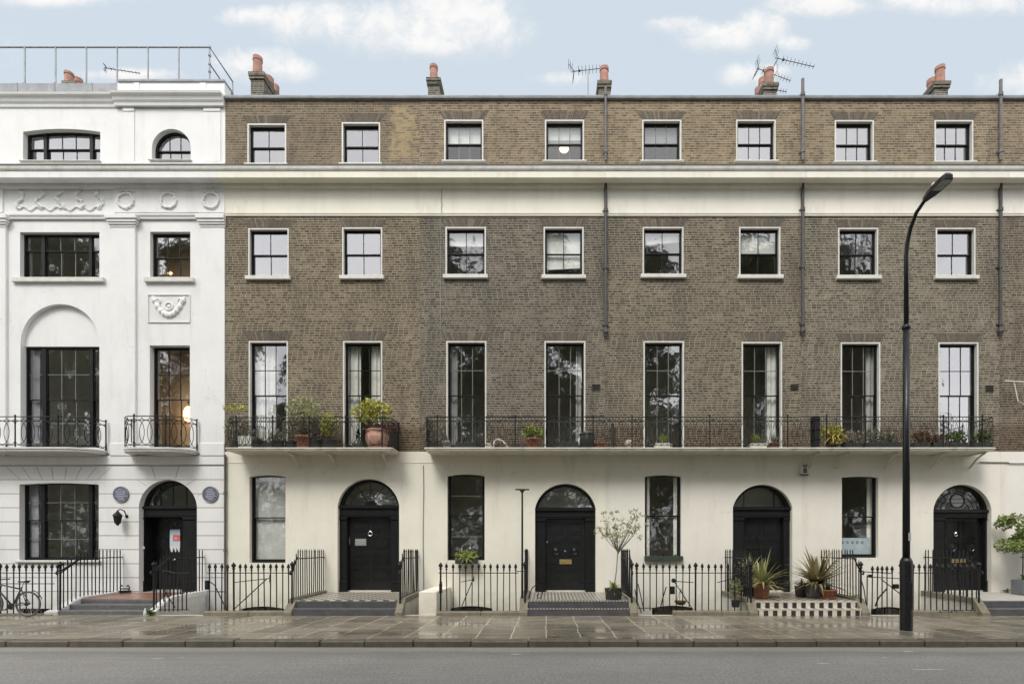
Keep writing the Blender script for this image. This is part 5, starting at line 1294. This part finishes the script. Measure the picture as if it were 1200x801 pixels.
# ------------------------------------------------------------------ bicycle
def bicycle():
    Y = -2.72; rx = fx(33, Y); rz = .355; fxx = rx-1.03
    t = thing('bicycle', 'dark bicycle leaning on the railings at the left edge', 'bicycle', (rx-.5, Y, 0))
    BK = M('bicycle black', (.02, .021, .023), .4, .2, 10); TY = M('tyre rubber', (.06, .06, .06), .7, .2, 10)
    for cx_ in (rx, fxx):
        w_ = MB(); w_.tube([(cx_+.335*math.sin(a*.2094), Y, rz+.335*math.cos(a*.2094)) for a in range(31)], .019, 7, cap=False); wo = w_.build('wheel', TY, t, True)
        m = MB(); m.tube([(cx_+.312*math.sin(a*.2094), Y, rz+.312*math.cos(a*.2094)) for a in range(31)], .012, 6, cap=False); m.build('rim', M('grey rim', (.2, .2, .2), .4, .1, 6, metal=.6), wo, True)
        m = MB()
        for k in range(20):
            a = k*2*math.pi/20; m.tube([(cx_+.02*math.cos(a+1), Y+.02*(-1)**k, rz+.02*math.sin(a+1)), (cx_+.31*math.cos(a), Y, rz+.31*math.sin(a))], .0022, 3)
        m.build('spokes', CHROME, wo)
        m = MB(); m.lathe([(.025, -.05), (.03, -.03), (.018, 0), (.03, .03), (.025, .05)], (cx_, Y, rz), 10, 0, 'y')
        m.lathe([(.06, -.055), (.06, -.045)], (cx_, Y, rz), 14, 0, 'y'); m.build('hub', BK, wo)
    bb = (rx-.43, Y, .29); st = (rx-.17+.0, Y, .82); ht = (fxx+.28, Y, .88); hb = (fxx+.24, Y, .7)
    m = MB(); m.tube([bb, st], .02, 8); m.tube([bb, hb], .024, 8); m.tube([(st[0]-.02, Y, .76), ht], .02, 8); m.tube([ht, hb], .024, 8)
    for s in (-.05, .05):
        m.tube([bb, (rx, Y+s, rz)], .011, 6); m.tube([(st[0]-.02, Y, .75), (rx, Y+s, rz)], .01, 6)
    m.build('frame', BK, t, True)
    m = MB()
    for s in (-.05, .05): m.tube([hb, (fxx+.18, Y+s, .6), (fxx+.03, Y+s, rz+.02), (fxx, Y+s, rz)], .013, 6)
    m.build('fork', BK, t)
    m = MB(); m.tube([st, (st[0]+.05, Y, .96)], .014, 8); sp_ = m.build('seat_post', CHROME, t)
    m = MB(); c = (st[0]+.06, Y, .98); m.add([(c[0]-.17, Y-.02, c[2]), (c[0]-.17, Y+.02, c[2]), (c[0]+.02, Y+.05, c[2]), (c[0]+.12, Y+.08, c[2]+.02), (c[0]+.12, Y-.08, c[2]+.02), (c[0]+.02, Y-.05, c[2])]+[(c[0]-.17, Y, c[2]-.03), (c[0]+.12, Y, c[2]-.05)],
        [(0, 1, 2, 3, 4, 5), (0, 6, 1), (1, 6, 7, 3, 2), (3, 7, 4), (4, 7, 6, 0, 5)]); m.build('saddle', BK, t)
    m = MB(); m.tube([ht, (ht[0]-.02, Y, 1.0), (ht[0]-.08, Y, 1.02)], .014, 8); m.tube([(ht[0]-.02, Y-.28, 1.03), (ht[0]-.08, Y-.1, 1.02), (ht[0]-.08, Y+.1, 1.02), (ht[0]-.02, Y+.28, 1.03)], .014, 8); m.build('handlebar', BK, t)
    m = MB(); m.lathe([(.095, -.05), (.095, -.044)], bb, 18, 0, 'y'); m.tube([(bb[0], Y-.06, bb[2]), (bb[0]-.15, Y-.065, bb[2]-.08)], .012, 5); m.tube([(bb[0], Y+.06, bb[2]), (bb[0]+.15, Y+.065, bb[2]+.08)], .012, 5)
    m.box(bb[0]-.2, bb[0]-.1, Y-.13, Y-.07, bb[2]-.1, bb[2]-.075); m.box(bb[0]+.1, bb[0]+.2, Y+.07, Y+.13, bb[2]+.07, bb[2]+.095); m.build('crank', BK, t)
    m = MB(); m.tube([(rx+.4*math.sin(a*.13-.2)*1.0, Y, rz+.4*math.cos(a*.13-.2)) for a in range(4, 12)], .012, 5); 
    m.build('mudguard', BK, t)
bicycle()

# ------------------------------------------------------------------ small wall furniture of the white house
for (px, lab) in ((142.5, 'round blue-grey plaque left of the door of the white house'), (247, 'round blue-grey plaque right of the door of the white house')):
    X, Z = fx(px), fz(579)
    t = thing('wall_plaque', lab, 'plaque', (X, -.02, Z))
    m = MB(); m.lathe([(.265, -.01), (.265, -.035), (.25, -.045), (.001, -.045)], (X, 0, Z), 32, 0, 'y'); m.build('disc', M('plaque blue', (.11, .12, .175), .45, .1, 8), t)
    m = MB(); m.tube([(X+.25*math.sin(a*.2094), -.046, Z+.25*math.cos(a*.2094)) for a in range(31)], .008, 4, cap=False); m.build('rim', M('plaque rim white', (.4, .4, .42), .5), t)
    m = MB(); q = random.Random(px); hws = (.06, .15, .17, .13, .18, .11, .07) if px < 200 else (.05, .1, .13, .11, .15, .12, .05)
    for k, hw_ in enumerate(hws):
        x = X-hw_; z_ = Z+.17-k*.055
        while x < X+hw_: l = q.uniform(.018, .05); m.box(x, x+l, -.0485, -.046, z_-.013, z_+.013); x += l+.016
    m.build('lettering', M('plaque lettering', (.5, .5, .55), .5, .1, 9), t)
X, Z = fx(139, -.2), fz(606, -.2)
t = thing('wall_lantern', 'black wall lantern on a curled bracket left of the door of the white house', 'lantern', (X, -.03, Z))
m = MB(); m.lathe([(.03, -.26), (.06, -.2), (.09, -.19), (.13, .04), (.15, .05), (.12, .1), (.05, .17), (.02, .22), (.001, .25)], (X, -.24, Z-.0), 6); la = m.build('lantern_cage', BLACK, t)
m = MB(); m.lathe([(.088, -.17), (.122, .03)], (X, -.24, Z), 6); 
for k in range(6): pass
m.build('lantern_glass', M('dusty lantern glass', (.2, .2, .18), .2, .2, 8), la)
m = MB(); m.tube([(X+.12, -.02, Z+.05), (X+.12, -.12, Z+.22), (X+.06, -.22, Z+.27), (X, -.24, Z+.2)], .018, 6); m.lathe([(.05, -.01), (.05, -.03)], (X+.12, 0, Z+.05), 10, 0, 'y'); m.build('bracket', BLACK, t)
# poster on the door of the white house
Yd = .6; X0, X1, Z1, Z0 = fx(199.3, .6), fx(211.3, .6), fz(620, .6), fz(646.5, .6)
t = thing('poster', 'blue and red poster with a jagged white foot on the white house door', 'poster', ((X0+X1)/2, Yd, Z0))
m = MB(); hq = Z1-Z0; wq = X1-X0
m.box(X0, X1, Yd-.012, Yd-.004, Z0+.27*hq, Z1); m.build('sheet', M('poster pale blue', (.55, .68, .82), .6, .06, 9), t)
m = MB(); n = 3
for k in range(n): a = X0+wq*k/n; m.prism([(a, Z0+.27*hq), (a+wq/n, Z0+.27*hq), (a+wq/n*.8, Z0), (a+wq/n*.2, Z0+.02)], Yd-.012, Yd-.004)
m.build('jagged_foot', M('poster white', (.75, .75, .74), .6, .04, 9), t)
m = MB(); q = random.Random(2); zq = Z0+hq*.76
m.box(X0+.1, X1, Yd-.0145, Yd-.0122, Z0+.48*hq, zq); 
m.build('red_block', M('poster red', (.72, .2, .2), .6, .12, 9), t)
m = MB()
for k in range(3): m.box(X0+.02, X0+.1, Yd-.0145, Yd-.0122, Z0+(.5+.09*k)*hq, Z0+(.555+.09*k)*hq)
m.box(X0+.16, X0+.25, Yd-.017, Yd-.0148, Z0+.6*hq, Z0+.64*hq); m.box(X0+.02, X1-.02, Yd-.0145, Yd-.0122, Z0+.8*hq, Z0+.83*hq); m.build('pale_bars', MATS['poster white'], t)
X, Z = fx(166, .1), fz(641.5, .1)
t = thing('door_entry_bell', 'small white round bell push on the left door pilaster of the white house', 'bell', (X, .17, Z)); m = MB(); m.lathe([(.06, 0), (.06, -.03), (.03, -.045), (.001, -.045)], (X, .17, Z), 14, 0, 'y'); m.build('bell_plate', M('white enamel', (.75, .75, .74), .3, .05, 9), t)
X = fx(148.5, -.15); m = MB(); z_ = ZL0+.06
m.box(X-.16, X+.16, -.3, -.16, z_-.05, z_+.015); [m.tube([(X+s*.13, -.23, z_), (X+s*.15, -.23, z_+.12), (X+s*.1, -.23, z_+.19), (X+s*.06, -.23, z_+.14)], .018, 6) for s in (-1, 1)]; m.box(X-.14, X+.14, -.24, -.22, z_+.05, z_+.09)
tag(m.build('boot_scraper', BLACK, None, loc=(X, -.23, z_)), 'small black iron boot scraper left of the door of the white house', 'boot scraper')
X, Z = fx(942, -.05), fz(549.5, -.05)
t = thing('alarm_box', 'white alarm box with a dark grille on the cream wall below the long balcony', 'alarm box', (X, -.03, Z-.17))
m = MB(); m.box(X-.12, X+.12, -.13, -.03, Z-.17, Z+.19, bev=.015); ab = m.build('case', M('off white alarm case', (.62, .61, .57), .5, .06, 9), t)
m = MB(); [m.lathe([(.03, 0), (.03, -.006), (.001, -.006)], (X+sx, -.13, Z+sz), 10, 0, 'y') for sx, sz in ((-.04, .1), (.04, .1), (-.0, .03), (-.03, -.03), (.03, -.03))]; m.box(X-.06, X+.06, -.136, -.13, Z-.12, Z-.07); m.build('sounder_holes', BLACK, ab)
m = MB(); m.box(X-.125, X+.125, -.135, -.03, Z-.2, Z-.17, bev=.006); m.build('base_trim', DARKPOT, t)
X, Z = fx(1178, -.3), fz(447, -.3); t = thing('wall_bracket', 'white wall bracket on the brickwork at the right edge', 'bracket', (X+.4, 0, Z)); m = MB(); m.tube([(X+.9, -.0, Z-.02), (X+.9, -.3, Z-.02), (X, -.3, Z+.02)], .022, 6); m.build('arm', M('white bracket paint', (.72, .7, .66), .5), t)
m = MB(); m.tube([(X+.9, -.02, fz(475)), (X+.45, -.25, fz(472)), (X+.3, -.28, Z)], .016, 6); m.build('stay', MATS['white bracket paint'], t)
X, Y_ = fx(170, -2.6), -2.6
t = thing('bottle', 'small pale bottle on the pavement beside the steps of the white house', 'bottle', (X, Y_, 0)); m = MB(); m.lathe([(.035, .0), (.038, .02), (.038, .13), (.015, .18), (.015, .22), (.001, .22)], (X, Y_, 0), 12); m.build('bottle_body', M('pale plastic', (.62, .66, .68), .3, .05, 9), t, True)
# ------------------------------------------------------------------ plants
def blades(mb, c, n, L, wd, q, droop=.5, up=.35, mi=0):
    for _ in range(n):
        az = q.uniform(0, 6.283); el = math.radians(q.uniform(90*up, 86)); l = L*q.uniform(.6, 1.1); w_ = wd*q.uniform(.7, 1.2); dr = droop*q.uniform(.3, 1.2)
        d = Vector((math.cos(az)*math.cos(el), math.sin(az)*math.cos(el), math.sin(el))); s = Vector((-math.sin(az), math.cos(az), 0))
        P = []
        for k in range(6):
            t = k/5; p = Vector(c)+d*l*t+Vector((0, 0, -dr*l*t*t*.6)); ww = w_*(1-t**1.8)*(.55+.9*min(1, t*3))*.6
            P += [p-s*ww, p+s*ww]
        mb.add(P, [(2*k, 2*k+1, 2*k+3, 2*k+2) for k in range(5)], mi)
def pot_prof(kind, r, h):
    if kind == 'pot': return [(r*.72, 0), (r*.74, h*.02), (r*.95, h*.78), (r*1.06, h*.79), (r*1.08, h*.98), (r*.96, h), (r*.9, h*.9), (.003, h*.88)]
    if kind == 'jar': return [(r*.6, 0), (r*.75, h*.1), (r*.98, h*.5), (r*.97, h*.72), (r*.86, h*.86), (r*.95, h*.92), (r*1.0, h*.97), (r*.88, h), (r*.8, h*.9), (.003, h*.88)]
    if kind == 'pear': return [(r*.6, 0), (r*.95, h*.25), (r, h*.45), (r*.7, h*.7), (r*.35, h*.85), (r*.38, h), (.003, h*.97)]
    return [(r*.85, 0), (r*.88, h*.05), (r, h*.96), (r*1.03, h), (r*.92, h), (.003, h*.9)]
def plant(label, px, Y, z, r, h, kind, pmat, foliage, cat='potted plant', square=None):
    """foliage: list of (name, material, callable(mb, x, y, ztop, rng))"""
    X = fx(px, Y); q = random.Random(px*7.1)
    t = thing('potted_plant', label, cat, (X, Y, z))
    m = MB()
    if square:
        sx, sy = square
        for (a, b, c, d) in ((-sx, sx, -sy, -sy+.02), (-sx, sx, sy-.02, sy), (-sx, -sx+.02, -sy+.02, sy-.02), (sx-.02, sx, -sy+.02, sy-.02)): m.box(X+a, X+b, Y+c, Y+d, z, z+h, bev=.006)
        m.box(X-sx+.02, X+sx-.02, Y-sy+.02, Y+sy-.02, z+.01, z+h*.85)
    else: m.lathe(pot_prof(kind, r, h), (X, Y, z), 18)
    m.build('pot', pmat, t, not square)
    for (nm, mat, fn) in foliage:
        m = MB(); fn(m, X, Y, z+h*.88, q); m.build(nm, mat, t)
    return t
def cloud(rx, ry, rz, n, s, dz=0., dx=0., surf=0.): return lambda m, x, y, z, q: leafcloud(m, (x+dx, y, z+dz), (rx*1.12, ry*1.12, rz*1.12), int(n*1.6), s*.92, q, surf=surf)
def tuft(n, L, w_, droop=.5, up=.35, dx=0): return lambda m, x, y, z, q: blades(m, (x+dx, y, z), n, L, w_, q, droop, up)
def stems(n, h, spread, r=.007):
    def f(m, x, y, z, q):
        for _ in range(n):
            a = q.uniform(0, 6.28); e = spread*q.random(); m.tube([(x, y, z-.05), (x+e*.4*math.cos(a), y+e*.4*math.sin(a), z+h*.5), (x+e*math.cos(a), y+e*math.sin(a), z+h*q.uniform(.8, 1.05))], [r, r*.8, r*.4], 4)
    return f
LF_SHRUB = leaf_mat('shrub leaves', [(.09, .14, .03), (.2, .26, .07), (.36, .4, .15)])
zB = ZB+.004; YB = -.5
# left balcony
plant('tall thin plant with yellow flower heads at the left end of the crowded balcony', 276, YB, zB, .13, .26, 'tub', DARKPOT, [('stem', LF_GREY, stems(16, 1.15, .3)), ('flower_heads', LF_YEL, cloud(.36, .18, .12, 60, .06, 1.1)), ('foliage', LF_GREY, cloud(.32, .18, .45, 220, .06, .45))])
plant('pale square planter with dry stems at the left end of the crowded balcony', 290, -.7, zB, 0, .36, '', M('pale worn planter', (.5, .49, .44), .8, .12, 6), [('foliage', LF_GREY, cloud(.2, .14, .22, 120, .05, .18)), ('stem', LF_GREY, stems(10, .5, .2))], square=(.2, .16))
plant('low pot of arching green leaves in front of the curtained balcony window', 301, -.7, zB, .13, .2, 'tub', DARKPOT, [('foliage', LF_MID, tuft(26, .42, .03, .8, .15))])
plant('dark window trough with a spreading grass-green plant on the crowded balcony', 308, -.6, zB, 0, .2, '', DARKPOT, [('foliage', LF_MID, tuft(40, .36, .025, .8, .12)), ('flowers', FLOWER, cloud(.3, .12, .12, 16, .05, .1))], square=(.34, .13))
plant('low dark pot of brownish herbs right of the curtained balcony window', 325, -.6, zB, .2, .24, 'tub', DARKPOT, [('foliage', LF_GREY, cloud(.26, .18, .2, 150, .06, .14)), ('shoots', LF_MID, tuft(12, .35, .02, .5, .3))])
plant('tall airy shrub in a terracotta pot between the two balcony windows', 356, -.55, zB, .24, .42, 'pot', TERRA, [('stem', BARK, stems(9, 1.1, .4, .012)), ('foliage', LF_PALE, cloud(.52, .3, .42, 430, .065, .85)), ('lower_foliage', LF_MID, tuft(46, .45, .03, .9, .1)), ('blossom', FLOWER, cloud(.5, .25, .16, 60, .05, .55))])
plant('dark pot of arching stems beside the tall airy shrub', 341, -.45, zB, .17, .26, 'tub', DARKPOT, [('foliage', LF_GREY, cloud(.24, .2, .42, 220, .055, .45)), ('stem', BARK, stems(8, .8, .25))])
plant('dark pot with thin twiggy growth right of the tall airy shrub', 370, -.45, zB, .2, .3, 'tub', DARKPOT, [('foliage', LF_GREY, cloud(.3, .2, .4, 260, .055, .42)), ('stem', BARK, stems(10, .85, .3))])
plant('yellowish upright shrub in a dark pot left of the second balcony window', 386, -.55, zB, .2, .3, 'tub', DARKPOT, [('stem', BARK, stems(7, .7, .3, .01)), ('foliage', LF_YEL, cloud(.22, .18, .36, 150, .075, .5, -.05)), ('pale_foliage', LF_PALE, cloud(.36, .2, .2, 110, .06, .55, .1))])
plant('small conifer in a dark pear-shaped pot on the crowded balcony', 419.5, -.62, zB, .18, .34, 'pear', M('greenish glazed pot', (.07, .085, .07), .4, .2, 8), [('foliage', LF_DARK, lambda m, x, y, z, q: [leafcloud(m, (x, y, z+.06+k*.05), (.1-.016*k, .1-.016*k, .06), 26, .04, q) for k in range(6)])])
plant('big pinkish terracotta jar with a tall yellow-green bush on the crowded balcony', 442, -.58, zB, .37, .6, 'jar', TERRA_P, [('stem', BARK, lambda m, x, y, z, q: [m.tube([(x+e*.3, y, z-.05), (x-.1+e*.5, y, z+.3), (x-.3+e*1.2, y, z+.75)], [.018, .014, .008], 5) for e in (-.3, 0, .25, .5)]), ('foliage', LF_YEL, lambda m, x, y, z, q: [leafcloud(m, (x-.26+dx, y, z+dz), (rx, .3, .24), n, .075, q) for dx, dz, rx, n in ((-.22, .62, .36, 170), (.05, .82, .34, 190), (.4, .72, .32, 150), (.0, .45, .28, 110), (.25, .5, .3, 90))]), ('dry_foliage', LF_RED, cloud(.5, .25, .14, 190, .06, .12, .1))])
# long balcony
plant('grey pot with a dry plant at the left end of the long balcony', 524, YB, zB, .15, .26, 'pot', M('pale grey pot', (.3, .29, .26), .8, .15, 8), [('foliage', LF_GREY, tuft(10, .35, .02, .6, .3))])
plant('broken twiggy plant against the first bay of the long balcony', 508, YB, zB, .16, .2, 'tub', DARKPOT, [('stem', BARK, stems(12, 1.0, .35)), ('foliage', LF_GREY, cloud(.3, .18, .42, 70, .06, .5))])
plant('empty long dark trough below the first window of the long balcony', 547, -.6, zB, 0, .2, '', DARKPOT, [('soil', SOIL, cloud(.3, .08, .015, 40, .05, .0))], 'planter', square=(.34, .12))
plant('terracotta pot of yellow flowers between the first two windows of the long balcony', 625, -.6, zB, .24, .33, 'pot', TERRA, [('foliage', LF_LIME, cloud(.3, .24, .2, 190, .085, .18)), ('flowers', LF_YEL, cloud(.27, .22, .16, 70, .07, .3)), ('cane', BARK, stems(2, .65, .05, .006))])
plant('empty dark trough below the second window of the long balcony', 664, -.62, zB, 0, .22, '', DARKPOT, [('soil', SOIL, cloud(.3, .08, .015, 40, .05, .0))], 'planter', square=(.36, .12))
plant('low empty terracotta pot right of the black bin on the balcony', 704, -.6, zB, .21, .19, 'pot', TERRA, [('soil', SOIL, cloud(.12, .12, .01, 30, .05, .0))], 'plant pot')
plant('white planter of upright green leaves below the third window of the long balcony', 777, -.6, zB, 0, .17, '', WHITEPOT, [('foliage', LF_LIME, tuft(60, .42, .03, .35, .55))], square=(.26, .13))
plant('white planter of upright grass-green leaves below the fourth window of the long balcony', 887.5, -.6, zB, 0, .16, '', WHITEPOT, [('foliage', LF_LIME, tuft(60, .45, .028, .35, .55, -.05)), ('grey_foliage', LF_GREY, tuft(24, .35, .02, .4, .4, .15))], square=(.25, .13))
plant('reddish pot of pale feathery stems right of the white planter on the balcony', 907, -.55, zB, .16, .2, 'pot', M('dull red pot', (.2, .07, .06), .7, .2, 8), [('foliage', LF_GREY, tuft(40, .5, .014, .4, .5)), ('soil', LF_RED, cloud(.15, .12, .05, 30, .05, .0))])
plant('bright golden grass in a dark pot beside the thick post of the long balcony', 976, -.62, zB, .17, .24, 'tub', DARKPOT, [('foliage', LF_ORG, lambda m, x, y, z, q: (blades(m, (x, y-.15, z+.1), 170, .54, .03, q, 1.5, .2), leafcloud(m, (x-.02, y-.2, z+.15), (.3, .2, .3), 150, .07, q))), ('upper_foliage', LF_YEL, cloud(.34, .26, .24, 170, .07, .3, -.06))])
for (px, lab, mat1, mat2, s) in ((998, 'dark trough of grey seed heads right of the golden grass', LF_GREY, FLOWER, 1.), (1022, 'dark trough of tall dry grey flowers beneath the seventh window', LF_GREY, LF_GREY, 1.35), (1043, 'dark trough of pale sprigs left of the street lamp on the balcony', LF_GREY, LF_MID, 1.), (1080, 'dark trough of reddish foliage right of the street lamp on the balcony', LF_RED, LF_MID, 1.1), (1098, 'dark trough of reddish low flowers before the eighth window', LF_RED, LF_GREY, .8), (1121, 'dark trough of bright green sprigs beneath the eighth window', LF_MID, LF_LIME, 1.05), (1150, 'dark trough of green bushy herbs at the right end of the balcony', LF_MID, LF_DARK, 1.15)):
    plant(lab, px, -.62, zB, 0, .19, '', DARKPOT, [('foliage', mat1, cloud(.3, .14, .2*s, int(150*s), .06, .16*s)), ('sprigs', mat2, tuft(26, .5*s, .016, .3, .5)), ('flowers', FLOWER if mat1 is not LF_MID else LF_GREY, cloud(.28, .12, .14, 14, .05, .3*s))], square=(.29, .12))
# things on the long balcony
X = fx(688, -.6); t = thing('bin', 'black cylindrical bin with a pale lid knob on the long balcony', 'bin', (X, -.6, zB))
m = MB(); m.lathe([(.2, 0), (.22, .02), (.235, .44), (.225, .46)], (X, -.6, zB), 20); m.build('body', DARKPOT, t, True)
m = MB(); m.lathe([(.25, .44), (.26, .47), (.2, .5), (.05, .53), (.001, .535)], (X, -.6, zB), 20); m.lathe([(.1, .5), (.11, .54), (.001, .56)], (X, -.6, zB), 12); m.build('lid', M('grey bin lid', (.1, .1, .1), .5, .2, 8), t, True)
X0_ = fx(578.5, -.6); t = thing('curved_pipe', 'white curved pipe rising from a pale block on the long balcony', 'pipe', (X0_, -.6, zB))
m = MB(); m.tube([(X0_, -.6, zB), (X0_, -.6, zB+.14), (X0_+.04, -.6, zB+.26), (X0_+.13, -.6, zB+.31), (X0_+.26, -.6, zB+.27), (X0_+.37, -.6, zB+.16), (X0_+.46, -.6, zB+.02)], .032, 10); m.build('pipe', WHITE2, t, True)
m = MB(); a = fx(573, -.6); m.box(a-.1, a+.1, -.68, -.52, zB, zB+.15, bev=.02); m.box(a-.06, a+.06, -.66, -.54, zB+.15, zB+.19, bev=.015); m.build('block', PALESTONE, t)
X = fx(718, -.12); m = MB(); m.tube([(X, -.1, zB), (X, -.1, zB+.86)], .05, 10); m.lathe([(.05, .86), (.06, .88), (.05, .92), (.001, .93)], (X, -.1, zB), 10); tag(m.build('stub_pipe', M('black stub pipe', (.02, .02, .02), .6), None, loc=(X, -.1, zB)), 'short black stub pipe standing against the brick right of the black bin', 'pipe')
X = fx(737, -.3); m = MB(); m.ball((X, -.3, zB+.25), .14, 12, 0, (1, .5, .75)); m.tube([(X, -.3, zB), (X, -.3, zB+.2)], .03, 8); m.tube([(X+.08, -.36, zB+.3), (X+.0, -.38, zB+.26)], .02, 6)
tag(m.build('mushroom_vent', M('pale pink vent', (.5, .42, .38), .8, .2, 10), None, loc=(X, -.3, zB)), 'pale pinkish vent cap at the foot of the brick wall on the long balcony', 'vent')
X = fx(957, -.85); m = MB(); m.box(X-.08, X+.08, -.9, -.62, zB, zB+.98, bev=.01); [m.box(X-.1, X+.1, -.92, -.6, zB+.25+k*.3, zB+.27+k*.3) for k in range(3)]
tag(m.build('balcony_divider', BLACK, None, loc=(X, -.85, zB)), 'thick black divider post on the long balcony beside the golden grass', 'post')

# street level
SILLZ = fz(655, -.08)
plant('bright lime-green trailing plant on the ground-floor window sill', 547, -.22, SILLZ-.14, 0, .15, '', DARKPOT, [('foliage', LF_LIME, lambda m, x, y, z, q: (blades(m, (x, y, z), 110, .42, .035, q, 1.1, .1), leafcloud(m, (x, y-.02, z+.1), (.4, .18, .2), 150, .07, q))), ('flowers', FLOWER, cloud(.3, .15, .08, 14, .05, .3))], square=(.36, .11))
m = MB(); Xc = fx(777); m.box(Xc-.62, Xc+.62, -.16, -.035, fz(656.5), fz(651), bev=.01)
o = thing('window_trough', 'low dark green trough on the sill of the shuttered ground-floor window', 'planter', (Xc, -.1, fz(656.5))); m.build('trough', M('dark green trough', (.035, .05, .035), .6, .2, 8), o); m = MB(); leafcloud(m, (Xc, -.1, fz(651)), (.5, .06, .05), 70, .05, random.Random(3)); m.build('foliage', LF_DARK, o)
# standard tree by the letter-plate door
Yp = -1.95; zp = ZL0+(ZL1-ZL0)*(Yp/-2.25)+.012
def standard(m, x, y, z, q):
    top = fz(612, Yp)
    base = Vector((x+.0, y, z-.05)); tip = Vector((fx(724, Yp), y, fz(645, Yp)))
    m.tube([base, base.lerp(tip, .5)+Vector((.02, 0, 0)), tip], [.022, .019, .017], 7)
    for k in range(22):
        a = q.uniform(0, 6.28); e = q.uniform(.35, .68); h_ = q.uniform(.35, 1.0)
        p1 = tip+Vector((math.cos(a)*e*.55, math.sin(a)*e*.3, h_*.45)); p2 = tip+Vector((math.cos(a)*e, math.sin(a)*e*.6, h_)); m.tube([tip-Vector((0, 0, .1*q.random())), p1, p2], [.012, .009, .004], 5); EN.append(p2); EN.append(p1.lerp(p2, .55))
EN = []
tt = plant('small standard tree with thin open crown in a dark pot on the white-edged black steps', 719, Yp, zp, .26, .32, 'tub', DARKPOT, [('trunk', M('pale thin trunk', (.3, .27, .2), .9, .15, 12), standard), ('underplanting', LF_LIME, tuft(80, .42, .03, 1.1, .1))], 'potted tree')
m = MB(); q = random.Random(31)
for e in EN:
    leafcloud(m, e, (.11, .1, .1), 8, .042, q, 2.4)
c = Vector((fx(727, Yp), Yp, fz(617, Yp)))
for _ in range(30): p = c+Vector((q.uniform(-.7, .7), q.uniform(-.4, .4), q.uniform(-.38, .55))); leafcloud(m, p, (.08, .08, .08), 6, .042, q, 2.4)
m.build('crown', LF_PALE, tt)
# strap-leaved plants at the chequered steps
def zl(Y): return ZL0+(ZL1-ZL0)*(Y/-2.25)+.014
plant('striped strap-leaved plant in a tall terracotta pot, left on the chequered landing', 892.5, -1.7, zl(-1.7), .25, .4, 'pot', TERRA, [('leaves', LF_STRAP, lambda m, x, y, z, q: blades(m, (x+.02, y, z), 80, 1.3, .068, q, .75, .04)), ('low_foliage', LF_PALE, cloud(.24, .22, .14, 140, .05, .1))])
plant('pale spiky plant behind the left railings of the chequered steps', 878, -1.0, zl(-1.), .2, .3, 'pot', DARKPOT, [('leaves', LF_PALE, lambda m, x, y, z, q: blades(m, (x, y, z+.4), 90, .8, .04, q, .5, .02)), ('stem', BARK, stems(3, .45, .08, .02))])
plant('dark pot of yellowing leaves between the railings left of the chequered steps', 862, -2.05, .2, .12, .2, 'tub', DARKPOT, [('foliage', LF_PALE, cloud(.16, .12, .24, 80, .08, .4)), ('stem', BARK, stems(4, .6, .1))])
plant('large bronze strap-leaved plant in a grey square planter on the chequered landing', 954, -1.45, zl(-1.45), 0, .42, '', GREYPOT, [('leaves', LF_BRONZE, lambda m, x, y, z, q: blades(m, (x+.1, y, z), 150, 1.4, .068, q, .65, .04)), ('young_leaves', LF_STRAP, lambda m, x, y, z, q: blades(m, (x+.1, y-.05, z), 34, .7, .05, q, .9, .1))], square=(.21, .21))
plant('low terracotta bowl with a small green plant right of the grey square planter', 970.5, -1.75, zl(-1.75), .23, .26, 'pot', TERRA, [('foliage', LF_MID, tuft(34, .3, .03, .7, .2)), ('flowers', LF_ORG, cloud(.1, .1, .06, 8, .05, .12)), ('saucer', TERRA, lambda m, x, y, z, q: m.lathe([(.2, 0), (.25, .01), (.26, .035), (.2, .03)], (x, y, zl(-1.75)-.004), 18))])
plant('dark pot of drooping dry strap leaves left of the grey square planter', 939, -1.2, zl(-1.2), .19, .3, 'tub', M('brown black pot', (.05, .04, .035), .7, .2, 8), [('leaves', LF_BRONZE, tuft(26, .62, .05, 1.2, .15))])
# round-headed shrub at the right edge
Yq = -.75; zq_ = zl(Yq)
plant('round-headed green shrub in a grey planter at the right edge of the photo', 1201, Yq, zq_, 0, .46, '', GREYPOT, [('trunk', BARK, lambda m, x, y, z, q: m.tube([(x, y, z-.05), (x+.02, y, z+.6), (x, y, z+1.25)], [.03, .026, .022], 7)), ('crown', LF_SHRUB, lambda m, x, y, z, q: ([leafcloud(m, (x+.66*math.cos(k*2.4)*math.sqrt(k/17), y+.5*math.sin(k*2.4)*math.sqrt(k/17), z+1.5+.42*math.sin(k*5.1)), (.26, .24, .22), 95, .062, q, 2.3) for k in range(18)])), ('underplanting', LF_MID, tuft(30, .4, .03, .7, .3))], square=(.24, .24))
# weeds
def weed(label, px, Y, z, s, n, mat=LF_MID):
    X = fx(px, Y); m = MB(); q = random.Random(px); blades(m, (X, Y, z), n, s, .02, q, .7, .2); leafcloud(m, (X, Y, z+s*.25), (s*.6, s*.4, s*.3), n*2, .035, q)
    tag(m.build('weed', mat, None, loc=(X, Y, z)), label, 'weed')
weed('green weed growing from the foot of the right string of the white house steps', 175.5, -2.5, .02, .28, 40)
weed('small yellow-flowered weed by the right railings of the chequered steps', 1000, -1.9, .4, .3, 22, LF_LIME)
q = random.Random(9); m = MB()
for k in range(60): x_ = fx(q.uniform(1098, 1140), -2.3); leafcloud(m, (x_, -2.36, .11), (.07, .1, .035), 8, .03, q)
tag(m.build('moss', LF_DARK, None, loc=(fx(1120, -2.3), -2.3, .1)), 'moss growing on the stone kerb beside the grey steps', 'moss'); 
weed('green weed at the foot of the wall beside the grey planter on the right', 1180, -.15, zl(-.1), .2, 20)
